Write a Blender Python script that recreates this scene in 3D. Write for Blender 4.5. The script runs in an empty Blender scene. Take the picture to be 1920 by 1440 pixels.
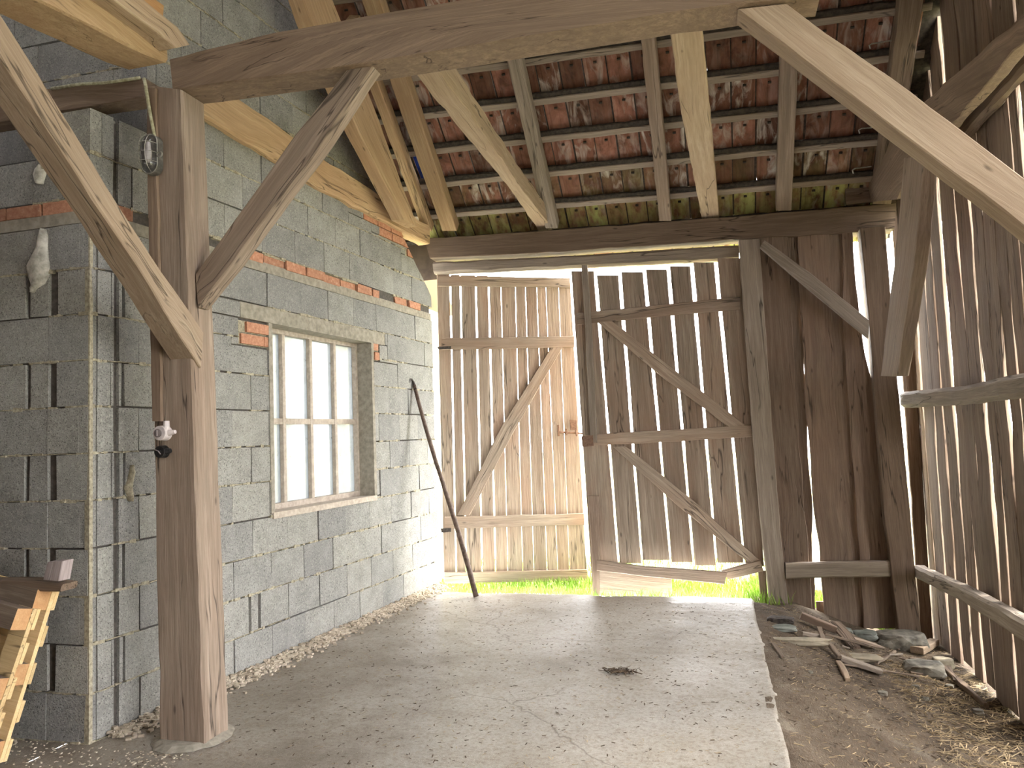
import bpy, bmesh, math, random
from mathutils import Vector, Matrix, noise
random.seed(7)
SC = bpy.context.scene
COL = SC.collection
# ------------------------------------------------------------------ camera
F, CX, CY, EYE = 1400.0, 960.0, 720.0, Vector((0, 0, 1.5))
ROLL, DROP, VANISH = 0.037, 95.0, 376.0
_zc = -Vector((ROLL, 1, -DROP / F)).normalized()
_yc = Vector((VANISH, DROP - ROLL * VANISH, F)).normalized()
_xc = _yc.cross(_zc)
def ray(px, py):
    v = Vector((px - CX, py - CY, F))
    return Vector((v.dot(_xc), v.dot(_yc), v.dot(_zc)))
def cam_axis(v):
    v = Vector(v); return Vector((v.dot(_xc), v.dot(_yc), v.dot(_zc)))
cam_data = bpy.data.cameras.new('camera')
cam = bpy.data.objects.new('camera', cam_data); COL.objects.link(cam)
cam_data.sensor_width = 36; cam_data.lens = F / 1920 * 36
cam_data.clip_start = 0.05; cam_data.clip_end = 300
_r, _u, _b = cam_axis((1, 0, 0)), cam_axis((0, -1, 0)), cam_axis((0, 0, -1))
cam.matrix_world = Matrix(((_r.x, _u.x, _b.x, EYE.x), (_r.y, _u.y, _b.y, EYE.y), (_r.z, _u.z, _b.z, EYE.z), (0, 0, 0, 1)))
SC.camera = cam
# ------------------------------------------------------------------ sky, sun, exposure
world = bpy.data.worlds.new('sky'); SC.world = world; world.use_nodes = True
wn = world.node_tree; bgn = wn.nodes['Background']
bgn.inputs['Color'].default_value = (0.98, 0.98, 1.0, 1); bgn.inputs['Strength'].default_value = 1.0
sun_d = bpy.data.lights.new('sun', 'SUN'); sun_d.energy = 0.35; sun_d.angle = math.radians(12); sun_d.color = (1, .93, .8)
sun = bpy.data.objects.new('sun', sun_d); COL.objects.link(sun)
sun.rotation_euler = Vector((-0.75, -0.35, -0.9)).to_track_quat('-Z', 'Y').to_euler()
SC.view_settings.view_transform = 'Standard'; SC.view_settings.look = 'None'
SC.view_settings.gamma = 1; SC.view_settings.use_curve_mapping = False
SC.view_settings.exposure = 4.8
SC.cycles.max_bounces = 10; SC.cycles.diffuse_bounces = 7; SC.cycles.transparent_max_bounces = 12
SC.cycles.sample_clamp_indirect = 8
# ------------------------------------------------------------------ planes and points
class Plane:
    def __init__(s, p0, n):
        s.p0 = Vector(p0); s.n = Vector(n).normalized()
    def at(s, px, py, off=0.0):
        d = ray(px, py); t = (s.n.dot(s.p0 - EYE) + off) / s.n.dot(d); return EYE + d * t
    def away(s):                      # the side of the plane turned away from the viewer
        return s.n if s.n.dot(s.p0 - EYE) > 0 else -s.n
def PY(y): return Plane((0, y, 0), (0, 1, 0))
def PX(x): return Plane((x, 0, 0), (1, 0, 0))
def PZ(z): return Plane((0, 0, z), (0, 0, 1))
REAR = PY(7.3)
WALL_A = Vector((-3.16, 3.22, 0)); WALL_E = Vector((.095, 1, 0)).normalized(); WALL_N = Vector((1, -.095, 0)).normalized()
BLOCK = Plane(WALL_A, WALL_N)
ROOF_N = Vector((.03, .829, 1)).normalized()
RAFT = Plane((0, 7.3, 3.5), ROOF_N)
def roof_z(x, y, off=0): return 3.5 + off + .829 * (7.3 - y) - .03 * x
# ------------------------------------------------------------------ mesh builder
def nz(x, y, z=0, s=1.0): return noise.noise(Vector((x * s, y * s, z * s)))
class MB:
    def __init__(s): s.v = []; s.f = []; s.m = []; s.g = []; s.t = []
    def add(s, verts, faces, gr, tint, mat=0):
        k = len(s.v); s.v += [tuple(p) for p in verts]; s.g += [tuple(q) for q in gr]; s.t += [tint] * len(verts)
        s.f += [tuple(i + k for i in fc) for fc in faces]; s.m += [mat] * len(faces)
    def box(s, o, e, n, u, l, w, h, mat=0, tint=None, jit=0.0, cham=0.0):
        """box from corner o: l along e, w along n, h along u"""
        tint = random.random() if tint is None else tint
        o = Vector(o); e = Vector(e); n = Vector(n); u = Vector(u); r0 = Vector((random.uniform(0, 60), random.uniform(0, 60), random.uniform(0, 60)))
        vs, gs = [], []
        c = cham
        for i in (0, 1):
            for (b, d) in ([(0, 0), (1, 0), (1, 1), (0, 1)] if not c else [(0, 0), (1, 0), (1, 1), (0, 1)]):
                q = Vector((l * i, w * b, h * d)); jj = Vector([random.uniform(-jit, jit) for _ in range(3)])
                q2 = q + jj; vs.append(o + e * q2.x + n * q2.y + u * q2.z); gs.append(q + r0)
        s.add(vs, [(0, 1, 2, 3), (7, 6, 5, 4), (0, 4, 5, 1), (1, 5, 6, 2), (2, 6, 7, 3), (3, 7, 4, 0)], gs, tint, mat)
    def tube(s, pts, rad, seg=8, mat=0, tint=None, caps=True, jit=0):
        tint = random.random() if tint is None else tint
        pts = [Vector(p) for p in pts]; n = len(pts)
        rads = rad if isinstance(rad, (list, tuple)) else [rad] * n
        vs, gs, fs = [], [], []; along = random.uniform(0, 50); ref = None
        for i, p in enumerate(pts):
            d = (pts[min(i + 1, n - 1)] - pts[max(i - 1, 0)]).normalized()
            if ref is None: ref = d.orthogonal().normalized()
            a = (ref - d * ref.dot(d)).normalized(); b = d.cross(a); ref = a
            if i: along += (p - pts[i - 1]).length
            for k in range(seg):
                t = 2 * math.pi * k / seg; rr = rads[i] * (1 + random.uniform(-jit, jit))
                vs.append(p + (a * math.cos(t) + b * math.sin(t)) * rr)
                gs.append((along, math.cos(t) * rads[i], math.sin(t) * rads[i]))
        for i in range(n - 1):
            for k in range(seg):
                k2 = (k + 1) % seg; fs.append((i * seg + k, i * seg + k2, (i + 1) * seg + k2, (i + 1) * seg + k))
        if caps:
            fs.append(tuple(range(seg - 1, -1, -1))); fs.append(tuple((n - 1) * seg + k for k in range(seg)))
        s.add(vs, fs, gs, tint, mat)
    def loft(s, A, B, off, thick, mat=0, tint=None, wob=.004, cham=.006, step=.12, edge=.003, away=True, sag=0, seed=None):
        """solid between 3D polylines A and B, thick along vector off"""
        tint = random.random() if tint is None else tint
        sd = random.uniform(0, 500) if seed is None else seed
        off = Vector(off).normalized()
        mid = [(a + b) / 2 for a, b in zip(A, B)]
        L = [0]
        for i in range(1, len(mid)): L.append(L[-1] + (mid[i] - mid[i - 1]).length)
        n = max(2, int(L[-1] / step) + 1)
        def samp(P, t):
            for i in range(1, len(L)):
                if t <= L[i] + 1e-9:
                    k = (t - L[i - 1]) / max(1e-9, L[i] - L[i - 1]); return P[i - 1].lerp(P[i], k)
            return P[-1].copy()
        vs, gs, fs = [], [], []
        for i in range(n + 1):
            t = L[-1] * i / n; a = samp(A, t); b = samp(B, t); w = (b - a); wl = max(w.length, 1e-6); w = w / wl
            a = a + w * edge * 2.2 * nz(t * 5 + sd, 0, 1) ; b = b + w * edge * 2.2 * nz(t * 5 + sd, 7, 3)
            o0 = off * wob * 2 * nz(t * 3 + sd, 3, 9); o1 = off * (thick + wob * 2 * nz(t * 3 + sd, 5, 2))
            c = min(cham * (1 + .9 * nz(t * 4 + sd, 1, 1)), wl * .3, thick * .3)
            ring = [(a + w * c + o0, c, 0), (b - w * c + o0, wl - c, 0), (b + o0 + off * c, wl, c), (b + o1 - off * c, wl, thick - c),
                    (b - w * c + o1, wl - c, thick), (a + w * c + o1, c, thick), (a + o1 - off * c, 0, thick - c), (a + o0 + off * c, 0, c)]
            for p, u, v in ring: vs.append(p); gs.append((t + sd, u + sd, v + sd * .37))
        for i in range(n):
            for k in range(8):
                k2 = (k + 1) % 8; fs.append((i * 8 + k, i * 8 + k2, (i + 1) * 8 + k2, (i + 1) * 8 + k))
        fs.append(tuple(range(7, -1, -1))); fs.append(tuple(n * 8 + k for k in range(8)))
        s.add(vs, fs, gs, tint, mat)
    def face(s, plane, A, B, depth, off=0.0, **kw):
        """a timber whose visible face lies on the plane, between the two edges, depth away from the viewer"""
        s.loft([plane.at(x, y, off) for x, y in A], [plane.at(x, y, off) for x, y in B], plane.away(), depth, **kw)
    def build(s, name, mats, parent=None, smooth=False, clip=None):
        me = bpy.data.meshes.new(name)
        v = [Vector(p) for p in s.v]
        if parent is None or parent.get('root_mesh'):
            pass
        zs = min(p.z for p in v); cx = (min(p.x for p in v) + max(p.x for p in v)) / 2; cy = (min(p.y for p in v) + max(p.y for p in v)) / 2
        o = Vector((cx, cy, zs))
        base = o
        me.from_pydata([p - base for p in v], [], s.f)
        at = me.attributes.new('gr', 'FLOAT_VECTOR', 'POINT'); at.data.foreach_set('vector', [c for g in s.g for c in g])
        at = me.attributes.new('tint', 'FLOAT', 'POINT'); at.data.foreach_set('value', s.t)
        me.polygons.foreach_set('material_index', s.m)
        for m in (mats if isinstance(mats, (list, tuple)) else [mats]): me.materials.append(m)
        bm = bmesh.new(); bm.from_mesh(me); bmesh.ops.recalc_face_normals(bm, faces=bm.faces)
        if clip:
            for (co, no) in clip:
                bmesh.ops.bisect_plane(bm, geom=bm.verts[:] + bm.edges[:] + bm.faces[:], plane_co=Vector(co) - base, plane_no=no, clear_outer=True)
        bm.to_mesh(me); bm.free()
        if smooth: me.polygons.foreach_set('use_smooth', [True] * len(me.polygons))
        ob = bpy.data.objects.new(name, me); COL.objects.link(ob)
        if parent is not None:
            ob.parent = parent; pw = Vector(parent['wloc']); ob.location = base - pw
        else:
            ob.location = base
        ob['wloc'] = tuple(base)
        return ob
def tag(o, label, cat, group=None, kind=None):
    o['label'] = label
    if cat: o['category'] = cat
    if group: o['group'] = group
    if kind: o['kind'] = kind
    return o
def empty(name, loc):
    o = bpy.data.objects.new(name, None); COL.objects.link(o); o.location = loc; o['wloc'] = tuple(loc); o.empty_display_size = .1; return o
# ------------------------------------------------------------------ materials
def srgb(r, g, b):
    f = lambda c: (c / 255 / 12.92) if c / 255 <= .04045 else ((c / 255 + .055) / 1.055) ** 2.4
    return (f(r), f(g), f(b), 1)
class NT:
    def __init__(s, name):
        s.m = bpy.data.materials.new(name); s.m.use_nodes = True; s.t = s.m.node_tree; s.t.nodes.clear()
        s.out = s.n('ShaderNodeOutputMaterial'); s.b = s.n('ShaderNodeBsdfPrincipled'); s.l(s.b.outputs[0], s.out.inputs[0])
        s.b.inputs['Roughness'].default_value = .85; s.b.inputs['Specular IOR Level'].default_value = .25
    def n(s, k, **kw):
        x = s.t.nodes.new(k)
        for a, b in kw.items(): setattr(x, a, b)
        return x
    def l(s, a, b): s.t.links.new(a, b)
    def attr(s, name, out='Vector'):
        a = s.n('ShaderNodeAttribute', attribute_name=name); return a.outputs[out]
    def mapv(s, v, sc, loc=(0, 0, 0)):
        m = s.n('ShaderNodeMapping'); s.l(v, m.inputs[0]); m.inputs['Scale'].default_value = sc; m.inputs['Location'].default_value = loc; return m.outputs[0]
    def noise(s, v, scale=1, detail=4, rough=.6, dist=0, out='Fac'):
        x = s.n('ShaderNodeTexNoise'); s.l(v, x.inputs['Vector']); x.inputs['Scale'].default_value = scale; x.inputs['Detail'].default_value = detail
        x.inputs['Roughness'].default_value = rough; x.inputs['Distortion'].default_value = dist; return x.outputs[out]
    def ramp(s, f, stops):
        r = s.n('ShaderNodeValToRGB'); s.l(f, r.inputs[0]); e = r.color_ramp.elements
        while len(e) < len(stops): e.new(.5)
        for i, (p, c) in enumerate(stops): e[i].position = p; e[i].color = c if len(c) == 4 else (*c, 1)
        return r.outputs[0]
    def mix(s, f, a, b, mode='MIX'):
        x = s.n('ShaderNodeMix', data_type='RGBA', blend_type=mode)
        for i, v in ((0, f), (6, a), (7, b)):
            if isinstance(v, (int, float)): x.inputs[i].default_value = v
            elif isinstance(v, tuple): x.inputs[i].default_value = v
            else: s.l(v, x.inputs[i])
        return x.outputs[2]
    def math(s, op, a, b=0.0, c=0.0):
        x = s.n('ShaderNodeMath', operation=op)
        for i, v in enumerate((a, b, c)):
            if isinstance(v, (int, float)): x.inputs[i].default_value = v
            else: s.l(v, x.inputs[i])
        return x.outputs[0]
    def bump(s, h, strength=.4, dist=.01):
        x = s.n('ShaderNodeBump'); s.l(h, x.inputs['Height']); x.inputs['Strength'].default_value = strength; x.inputs['Distance'].default_value = dist
        s.l(x.outputs[0], s.b.inputs['Normal'])
    def col(s, c): s.l(c, s.b.inputs['Base Color'])
BW = lambda v: (v, v, v, 1)
def desat(c, k):
    l = .3 * c[0] + .6 * c[1] + .1 * c[2]; return tuple(x + (l - x) * k for x in c[:3]) + (1,)
def wood(name, dark, mid, light, blotch=.35, blotch_col=None, bump=.5, ds=.2):
    dark = tuple(a * .5 + b * .5 for a, b in zip(desat(dark, ds), desat(mid, ds))); mid = desat(mid, ds); light = tuple(a * .8 + b * .2 for a, b in zip(desat(light, ds), mid))
    blotch_col = desat(blotch_col, ds * .8) if blotch_col else None
    k = NT(name); g = k.attr('gr'); t = k.attr('tint', 'Fac')
    g1 = k.noise(k.mapv(g, (1.5, 28, 28)), 1, 5, .65, .6)
    g2 = k.noise(k.mapv(g, (4, 130, 130)), 1, 3, .6)
    big = k.noise(k.mapv(g, (1.1, 3.5, 3.5)), 1, 4, .6, .4)
    c = k.ramp(g1, [(.28, dark), (.5, mid), (.72, light)])
    c = k.mix(k.ramp(g2, [(.36, BW(.75)), (.5, BW(0))]), c, dark)
    c = k.mix(k.math('MULTIPLY', k.ramp(big, [(.42, BW(0)), (.68, BW(1))]), blotch), c, blotch_col or dark)
    kn = k.n('ShaderNodeTexVoronoi', feature='F1'); k.l(k.mapv(g, (3.2, 9, 9)), kn.inputs['Vector']); kn.inputs['Scale'].default_value = 1
    c = k.mix(k.ramp(kn.outputs['Distance'], [(.04, BW(.8)), (.10, BW(0))]), c, tuple(x * .45 for x in dark[:3]) + (1,))
    cn = k.noise(k.mapv(g, (.55, 7, 7), (3, 8, 1)), 1, 3, .55, .3)
    crk = k.math('MULTIPLY', k.ramp(k.math('ABSOLUTE', k.math('SUBTRACT', cn, .5)), [(.0, BW(1)), (.011, BW(0))]), k.ramp(k.noise(k.mapv(g, (.7, 2, 2), (1, 4, 9)), 1, 2), [(.48, BW(0)), (.55, BW(.9))]))
    c = k.mix(crk, c, tuple(x * .25 for x in dark[:3]) + (1,))
    c = k.mix(1.0, c, k.ramp(t, [(0, BW(.72)), (1, BW(1.0))]), 'MULTIPLY')
    k.col(c); h = k.math('SUBTRACT', k.math('ADD', g1, k.math('MULTIPLY', g2, .6)), crk); k.bump(h, bump, .006); return k.m
M = {}
M['post'] = wood('aged brown timber', srgb(112, 92, 74), srgb(156, 134, 112), srgb(186, 164, 140), .4, srgb(150, 120, 98))
M['beam'] = wood('smoky brown timber', srgb(92, 72, 54), srgb(132, 108, 86), srgb(158, 132, 106), .4)
M['tan'] = wood('pale tan timber', srgb(132, 108, 82), srgb(172, 146, 116), srgb(194, 170, 140), .3, srgb(168, 134, 104))
M['honey'] = wood('honey coloured timber', srgb(140, 108, 72), srgb(188, 152, 106), srgb(206, 176, 130), .35, srgb(170, 122, 80))
M['grey'] = wood('weathered grey brown timber', srgb(104, 90, 76), srgb(150, 134, 116), srgb(180, 164, 144), .35)
M['door'] = wood('weathered door boards', srgb(108, 92, 76), srgb(160, 140, 118), srgb(192, 172, 148), .5, srgb(160, 122, 94), .8)
M['bark'] = wood('brown waney boards', srgb(88, 70, 56), srgb(134, 112, 92), srgb(160, 136, 114), .4, srgb(140, 108, 86), .7)
M['batten'] = wood('dusty batten', srgb(118, 102, 86), srgb(158, 140, 120), srgb(180, 160, 138), .3)
M['pallet'] = wood('fresh yellow pine', srgb(196, 160, 104), srgb(226, 194, 136), srgb(238, 212, 160), .2, srgb(214, 164, 104), .3, .1)
M['blockend'] = wood('orange pine end grain', srgb(180, 130, 82), srgb(208, 158, 104), srgb(220, 176, 122), .3, srgb(206, 140, 84), .3, .1)
M['pink'] = wood('pinkish grey timber', srgb(120, 104, 100), srgb(168, 150, 146), srgb(196, 180, 176), .3)
M['stick'] = wood('dry stick', srgb(84, 68, 54), srgb(126, 106, 86), srgb(160, 140, 118), .3)

def mat_block():
    k = NT('grey lightweight concrete block'); g = k.attr('gr'); t = k.attr('tint', 'Fac')
    n1 = k.noise(g, 70, 3, .75); n2 = k.noise(g, 7, 5, .7); n3 = k.noise(g, 130, 2, .55)
    c = k.ramp(n2, [(.3, srgb(132, 130, 127)), (.7, srgb(158, 156, 152))])
    c = k.mix(k.ramp(n1, [(.5, BW(0)), (.7, BW(.75))]), c, srgb(182, 180, 170))
    c = k.mix(k.ramp(n3, [(.33, BW(.8)), (.42, BW(0))]), c, srgb(76, 75, 72))
    c = k.mix(1.0, c, k.ramp(t, [(0, srgb(222, 222, 222)), (.5, srgb(236, 236, 234)), (1, srgb(250, 249, 244))]), 'MULTIPLY')
    k.col(c); k.bump(k.math('ADD', n1, n3), .55, .006); k.b.inputs['Roughness'].default_value = .95; return k.m
def mat_plain(name, a, b, scale=20, rough=.9, bump=.3, metal=0, det=4):
    k = NT(name); tc = k.n('ShaderNodeTexCoord').outputs['Object']; n = k.noise(tc, scale, det, .6)
    k.col(k.ramp(n, [(.35, a), (.65, b)])); k.bump(n, bump, .004); k.b.inputs['Roughness'].default_value = rough; k.b.inputs['Metallic'].default_value = metal; return k.m
M['block'] = mat_block()
M['roof_shade'] = mat_plain('dark roof shade', srgb(44, 40, 36), srgb(70, 62, 54), 30)  # dark colour painting shade in the tile laps and seams
M['mortar'] = mat_plain('cream mortar', srgb(128, 120, 102), srgb(176, 167, 144), 60)
M['gap'] = mat_plain('deep joint', srgb(72, 68, 64), srgb(94, 88, 82), 40)
def mat_brick():
    k = NT('red brick'); g = k.attr('gr'); t = k.attr('tint', 'Fac'); n = k.noise(g, 40, 4, .65)
    c = k.ramp(n, [(.3, srgb(160, 108, 84)), (.6, srgb(190, 140, 112)), (.8, srgb(206, 172, 150))])
    c = k.mix(1.0, c, k.ramp(t, [(0, BW(.55)), (1, BW(1))]), 'MULTIPLY'); k.col(c); k.bump(n, .5, .006); return k.m
M['brick'] = mat_brick()
def mat_tile():
    k = NT('clay roof tile underside'); g = k.attr('gr'); t = k.attr('tint', 'Fac')
    n = k.noise(k.mapv(g, (5, 8, 1)), 1, 4, .65, .6); st = k.noise(k.mapv(g, (4, 11, 1), (3, 9, 0)), 1, 5, .6, .8)
    c = k.ramp(n, [(.3, srgb(92, 66, 54)), (.5, srgb(134, 98, 82)), (.72, srgb(154, 118, 102))])
    c = k.mix(1.0, c, k.ramp(t, [(0, srgb(150, 140, 130)), (.5, srgb(215, 200, 190)), (1, srgb(255, 240, 235))]), 'MULTIPLY')
    lime = k.math('MULTIPLY', k.ramp(st, [(.48, BW(0)), (.66, BW(1))]), k.ramp(k.math('FRACT', k.math('MULTIPLY', t, 7.31)), [(.1, BW(.05)), (.9, BW(.95))]))
    c = k.mix(lime, c, srgb(178, 168, 156))
    moss = k.math('MULTIPLY', k.attr('tint2', 'Fac'), k.ramp(k.noise(k.mapv(g, (6, 12, 1), (5, 1, 2)), 1, 4), [(.38, BW(.1)), (.6, BW(1))]))  # mask for the moss tone that also paints in eave daylight
    c = k.mix(moss, c, srgb(176, 180, 112))  # moss tone lightened to paint in daylight from the eave gap
    k.col(c); k.bump(n, .4, .004); return k.m
M['tile'] = mat_tile()
def mat_slab():
    k = NT('dusty concrete slab'); p = k.n('ShaderNodeTexCoord').outputs['Object']
    a = k.noise(p, 1.3, 5, .6); b = k.noise(p, 45, 5, .75); s = k.noise(k.mapv(p, (40, 90, 40)), 1, 3, .6); f = k.noise(p, 260, 2, .6)
    c = k.ramp(a, [(.3, srgb(108, 98, 84)), (.52, srgb(138, 130, 118)), (.7, srgb(146, 139, 129))])
    c = k.mix(k.ramp(b, [(.46, BW(0)), (.66, BW(.75))]), c, srgb(100, 86, 70))
    c = k.mix(k.ramp(s, [(.66, BW(0)), (.72, BW(.8))]), c, srgb(76, 64, 52))
    c = k.mix(k.ramp(f, [(.62, BW(0)), (.72, BW(.8))]), c, srgb(206, 198, 184))
    cr = k.n('ShaderNodeTexVoronoi', feature='DISTANCE_TO_EDGE'); k.l(k.mix(.22, p, k.noise(p, 3, 4, .6, out='Color')), cr.inputs['Vector']); cr.inputs['Scale'].default_value = .95
    crk = k.math('MULTIPLY', k.ramp(cr.outputs['Distance'], [(.0, BW(1)), (.007, BW(0))]), k.ramp(k.noise(p, .8, 1), [(.5, BW(0)), (.58, BW(1))]))
    c = k.mix(k.math('MULTIPLY', crk, .8), c, srgb(80, 68, 56))
    k.col(c); k.bump(k.math('ADD', b, k.math('MULTIPLY', f, .7)), .5, .006)
    k.l(k.ramp(a, [(.3, BW(.6)), (.7, BW(.42))]), k.b.inputs['Roughness']); k.b.inputs['Specular IOR Level'].default_value = .4; return k.m
M['slab'] = mat_slab()
def mat_dirt():
    k = NT('dry dirt'); p = k.n('ShaderNodeTexCoord').outputs['Object']
    a = k.noise(p, 2.2, 5, .6); b = k.noise(p, 38, 5, .75); s = k.noise(k.mapv(p, (120, 40, 60)), 1, 3, .7)
    c = k.ramp(a, [(.32, srgb(62, 52, 42)), (.6, srgb(98, 86, 72)), (.75, srgb(128, 118, 104))])
    c = k.mix(k.ramp(b, [(.45, BW(0)), (.7, BW(.7))]), c, srgb(84, 66, 50)); c = k.mix(k.ramp(s, [(.6, BW(0)), (.7, BW(.7))]), c, srgb(150, 134, 108))
    k.col(c); k.bump(k.math('ADD', b, s), .8, .016); k.b.inputs['Roughness'].default_value = 1; return k.m
M['dirt'] = mat_dirt()
M['lawn'] = mat_plain('lawn soil and grass', srgb(136, 136, 100), srgb(164, 162, 122), 3)
M['blade'] = mat_plain('grass blade', srgb(104, 140, 48), srgb(156, 184, 84), 6)
M['straw'] = mat_plain('straw', srgb(124, 106, 80), srgb(170, 150, 118), 8)
M['chip'] = mat_plain('dark litter', srgb(58, 48, 38), srgb(92, 76, 60), 8)
M['grit'] = mat_plain('rubble grit', srgb(150, 138, 120), srgb(196, 184, 166), 8)
M['stone'] = mat_plain('grey field stone', srgb(84, 80, 72), srgb(132, 126, 114), 14, .9, .7)
M['slate'] = mat_plain('grey green slate', srgb(84, 88, 82), srgb(120, 122, 114), 9)
M['pale'] = mat_plain('pale mineral slab', srgb(116, 108, 92), srgb(152, 142, 124), 9)
M['black'] = mat_plain('black rubber', srgb(22, 22, 24), srgb(44, 42, 42), 30, .5)
M['foam'] = mat_plain('whitish filler foam', srgb(150, 146, 134), srgb(206, 202, 190), 22, .9, 1.0)
M['rust'] = mat_plain('rusty iron', srgb(104, 80, 66), srgb(136, 108, 90), 60, .7, .5, .3)
M['iron'] = mat_plain('dark iron', srgb(50, 46, 44), srgb(84, 76, 70), 40, .6, .4, .5)
M['grip'] = mat_plain('worn dark wooden handle', srgb(72, 58, 50), srgb(112, 94, 82), 24, .6)
M['cable'] = mat_plain('dusty pale cable', srgb(140, 136, 110), srgb(188, 184, 156), 50)
M['ceramic'] = mat_plain('greyish white plastic', srgb(178, 168, 166), srgb(214, 204, 200), 20, .45, .1)
M['cover'] = mat_plain('grey plastic disc', srgb(112, 104, 104), srgb(134, 124, 122), 20, .5, .1)
M['frame'] = mat_plain('greyish painted concrete window frame', srgb(160, 148, 134), srgb(186, 174, 160), 30)
M['lintel'] = mat_plain('grey cement lintel', srgb(128, 122, 110), srgb(158, 150, 136), 24, .95, .6)
M['tarp'] = mat_plain('blue tarpaulin', srgb(30, 52, 130), srgb(48, 74, 160), 10, .5)
M['housewall'] = mat_plain('pale yellow render', srgb(226, 218, 176), srgb(236, 230, 194), 2)
M['bluegrey'] = mat_plain('blue grey house window', srgb(110, 124, 134), srgb(140, 154, 160), 2, .3)
M['shell'] = mat_plain('dark light-blocking sheet', srgb(70, 60, 52), srgb(92, 80, 68), 5)  # dark tone of the added light-blocking sheets, cutting bounced light
M['hull'] = mat_plain('grey lamp housing', srgb(70, 68, 64), srgb(104, 100, 94), 30, .6)
M['guard'] = mat_plain('dull zinc wire', srgb(130, 128, 120), srgb(170, 166, 156), 30, .4, .2, .6)
def mat_glass(name, clear, tintc, rough=.1, share=.1):
    k = NT(name); k.t.nodes.remove(k.b)
    tr = k.n('ShaderNodeBsdfTransparent'); tr.inputs[0].default_value = (clear, clear * 1.02, clear * 1.03, 1)
    df = k.n('ShaderNodeBsdfTranslucent'); df.inputs[0].default_value = tintc
    gl = k.n('ShaderNodeBsdfGlossy'); gl.inputs['Roughness'].default_value = rough; gl.inputs[0].default_value = (.9, .9, .9, 1)
    p = k.n('ShaderNodeTexCoord').outputs['Object']; n = k.noise(p, 4, 5, .7)
    m1 = k.n('ShaderNodeMixShader'); k.l(k.ramp(n, [(.3, BW(max(0, share - .15))), (.7, BW(share + .15))]), m1.inputs[0]); k.l(tr.outputs[0], m1.inputs[1]); k.l(df.outputs[0], m1.inputs[2])
    m2 = k.n('ShaderNodeMixShader'); m2.inputs[0].default_value = .06; k.l(m1.outputs[0], m2.inputs[1]); k.l(gl.outputs[0], m2.inputs[2]); k.l(m2.outputs[0], k.out.inputs[0]); return k.m
M['pane'] = mat_glass('dusty window glass', .36, (.24, .255, .265, 1), share=.5)
M['lampglass'] = mat_glass('clear lamp glass', .9, (.7, .7, .7, 1), .05)
# ------------------------------------------------------------------ ground
def ground_z(x, y):
    """dirt and lawn level"""
    t = max(0.0, min(1.0, (x - .25) / 1.3)); t = t * t * (3 - 2 * t) * .55 + t * .45
    base = -.014 - .406 * t
    if x < .25: base = -.014
    if y > 6.9: base = min(base, -.11)
    return base
def dirt_z(x, y):
    return ground_z(x, y) + .02 * nz(x, y, 0, 3) + .012 * nz(x, y, 5, 11)
def grid(name, x0, x1, y0, y1, nx, ny, zf, mat, label, cat=None, kind='structure', skirt=0):
    mb = MB(); vs = []; fs = []
    for j in range(ny + 1):
        for i in range(nx + 1):
            x = x0 + (x1 - x0) * i / nx; y = y0 + (y1 - y0) * j / ny
            r = zf(x, y); vs.append(r if isinstance(r, tuple) else (x, y, r))
    for j in range(ny):
        for i in range(nx):
            a = j * (nx + 1) + i; fs.append((a, a + 1, a + nx + 2, a + nx + 1))
    mb.add(vs, fs, vs, .5); o = mb.build(name, mat, smooth=True); return tag(o, label, cat, kind=kind)
def slab_pt(x, y):
    """concrete slab with a ragged, slightly rounded far and right edge"""
    xe = .255 + .02 * nz(0, y, 2, 3) + .008 * nz(0, y, 7, 12); ye = 6.93 + .05 * nz(x, 0, 4, 2.5) + .015 * nz(x, 0, 9, 12)
    X = min(x, xe); Y = min(y, ye)
    z = .006 * nz(X, Y, 1, 2) + .003 * nz(X, Y, 6, 14)
    if x > xe: z -= min(.16, (x - xe) * 3)
    if y > ye: z -= min(.2, (y - ye) * 1.2)
    return (X + min(.01, max(0, x - xe)), Y + min(.14, max(0, y - ye)), z)
grid('floor', -3.3, .31, 2.2, 7.15, 180, 240, slab_pt, M['slab'], 'dusty cracked grey concrete slab running up to the double doors', 'floor')
slab2 = grid('floor', -7.0, .31, -4.2, 2.2, 60, 60, lambda x, y: slab_pt(x, y), M['slab'], 'dusty concrete slab in the near half of the barn', 'floor')
slab3 = grid('floor', -7.0, -3.3, 2.2, 3.3, 40, 14, lambda x, y: slab_pt(x, y), M['slab'], 'concrete slab in front of the pallets', 'floor')
grid('ground', .2, 1.95, -4.2, 7.45, 60, 340, dirt_z, M['dirt'], 'dry brown dirt strip between slab and slatted wall', 'dirt')
def lawn_z(x, y): return ground_z(max(x, -20), y) - .0 + .03 * nz(x, y, 0, .8) + (.0 if y < 9 else (y - 9) * .012)
grid('lawn', 1.92, 30, -10, 45, 60, 90, lawn_z, M['lawn'], 'sunlit lawn outside the slatted right wall', 'lawn')
grid('lawn', -30, 1.94, 7.42, 45, 60, 80, lambda x, y: lawn_z(x, y), M['lawn'], 'sunlit lawn outside beyond the double doors', 'lawn')
grid('lawn', -30, -3.45, 3.5, 7.0, 20, 8, lambda x, y: -.1, M['lawn'], 'lawn outside the multi pane window', 'lawn')
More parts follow.
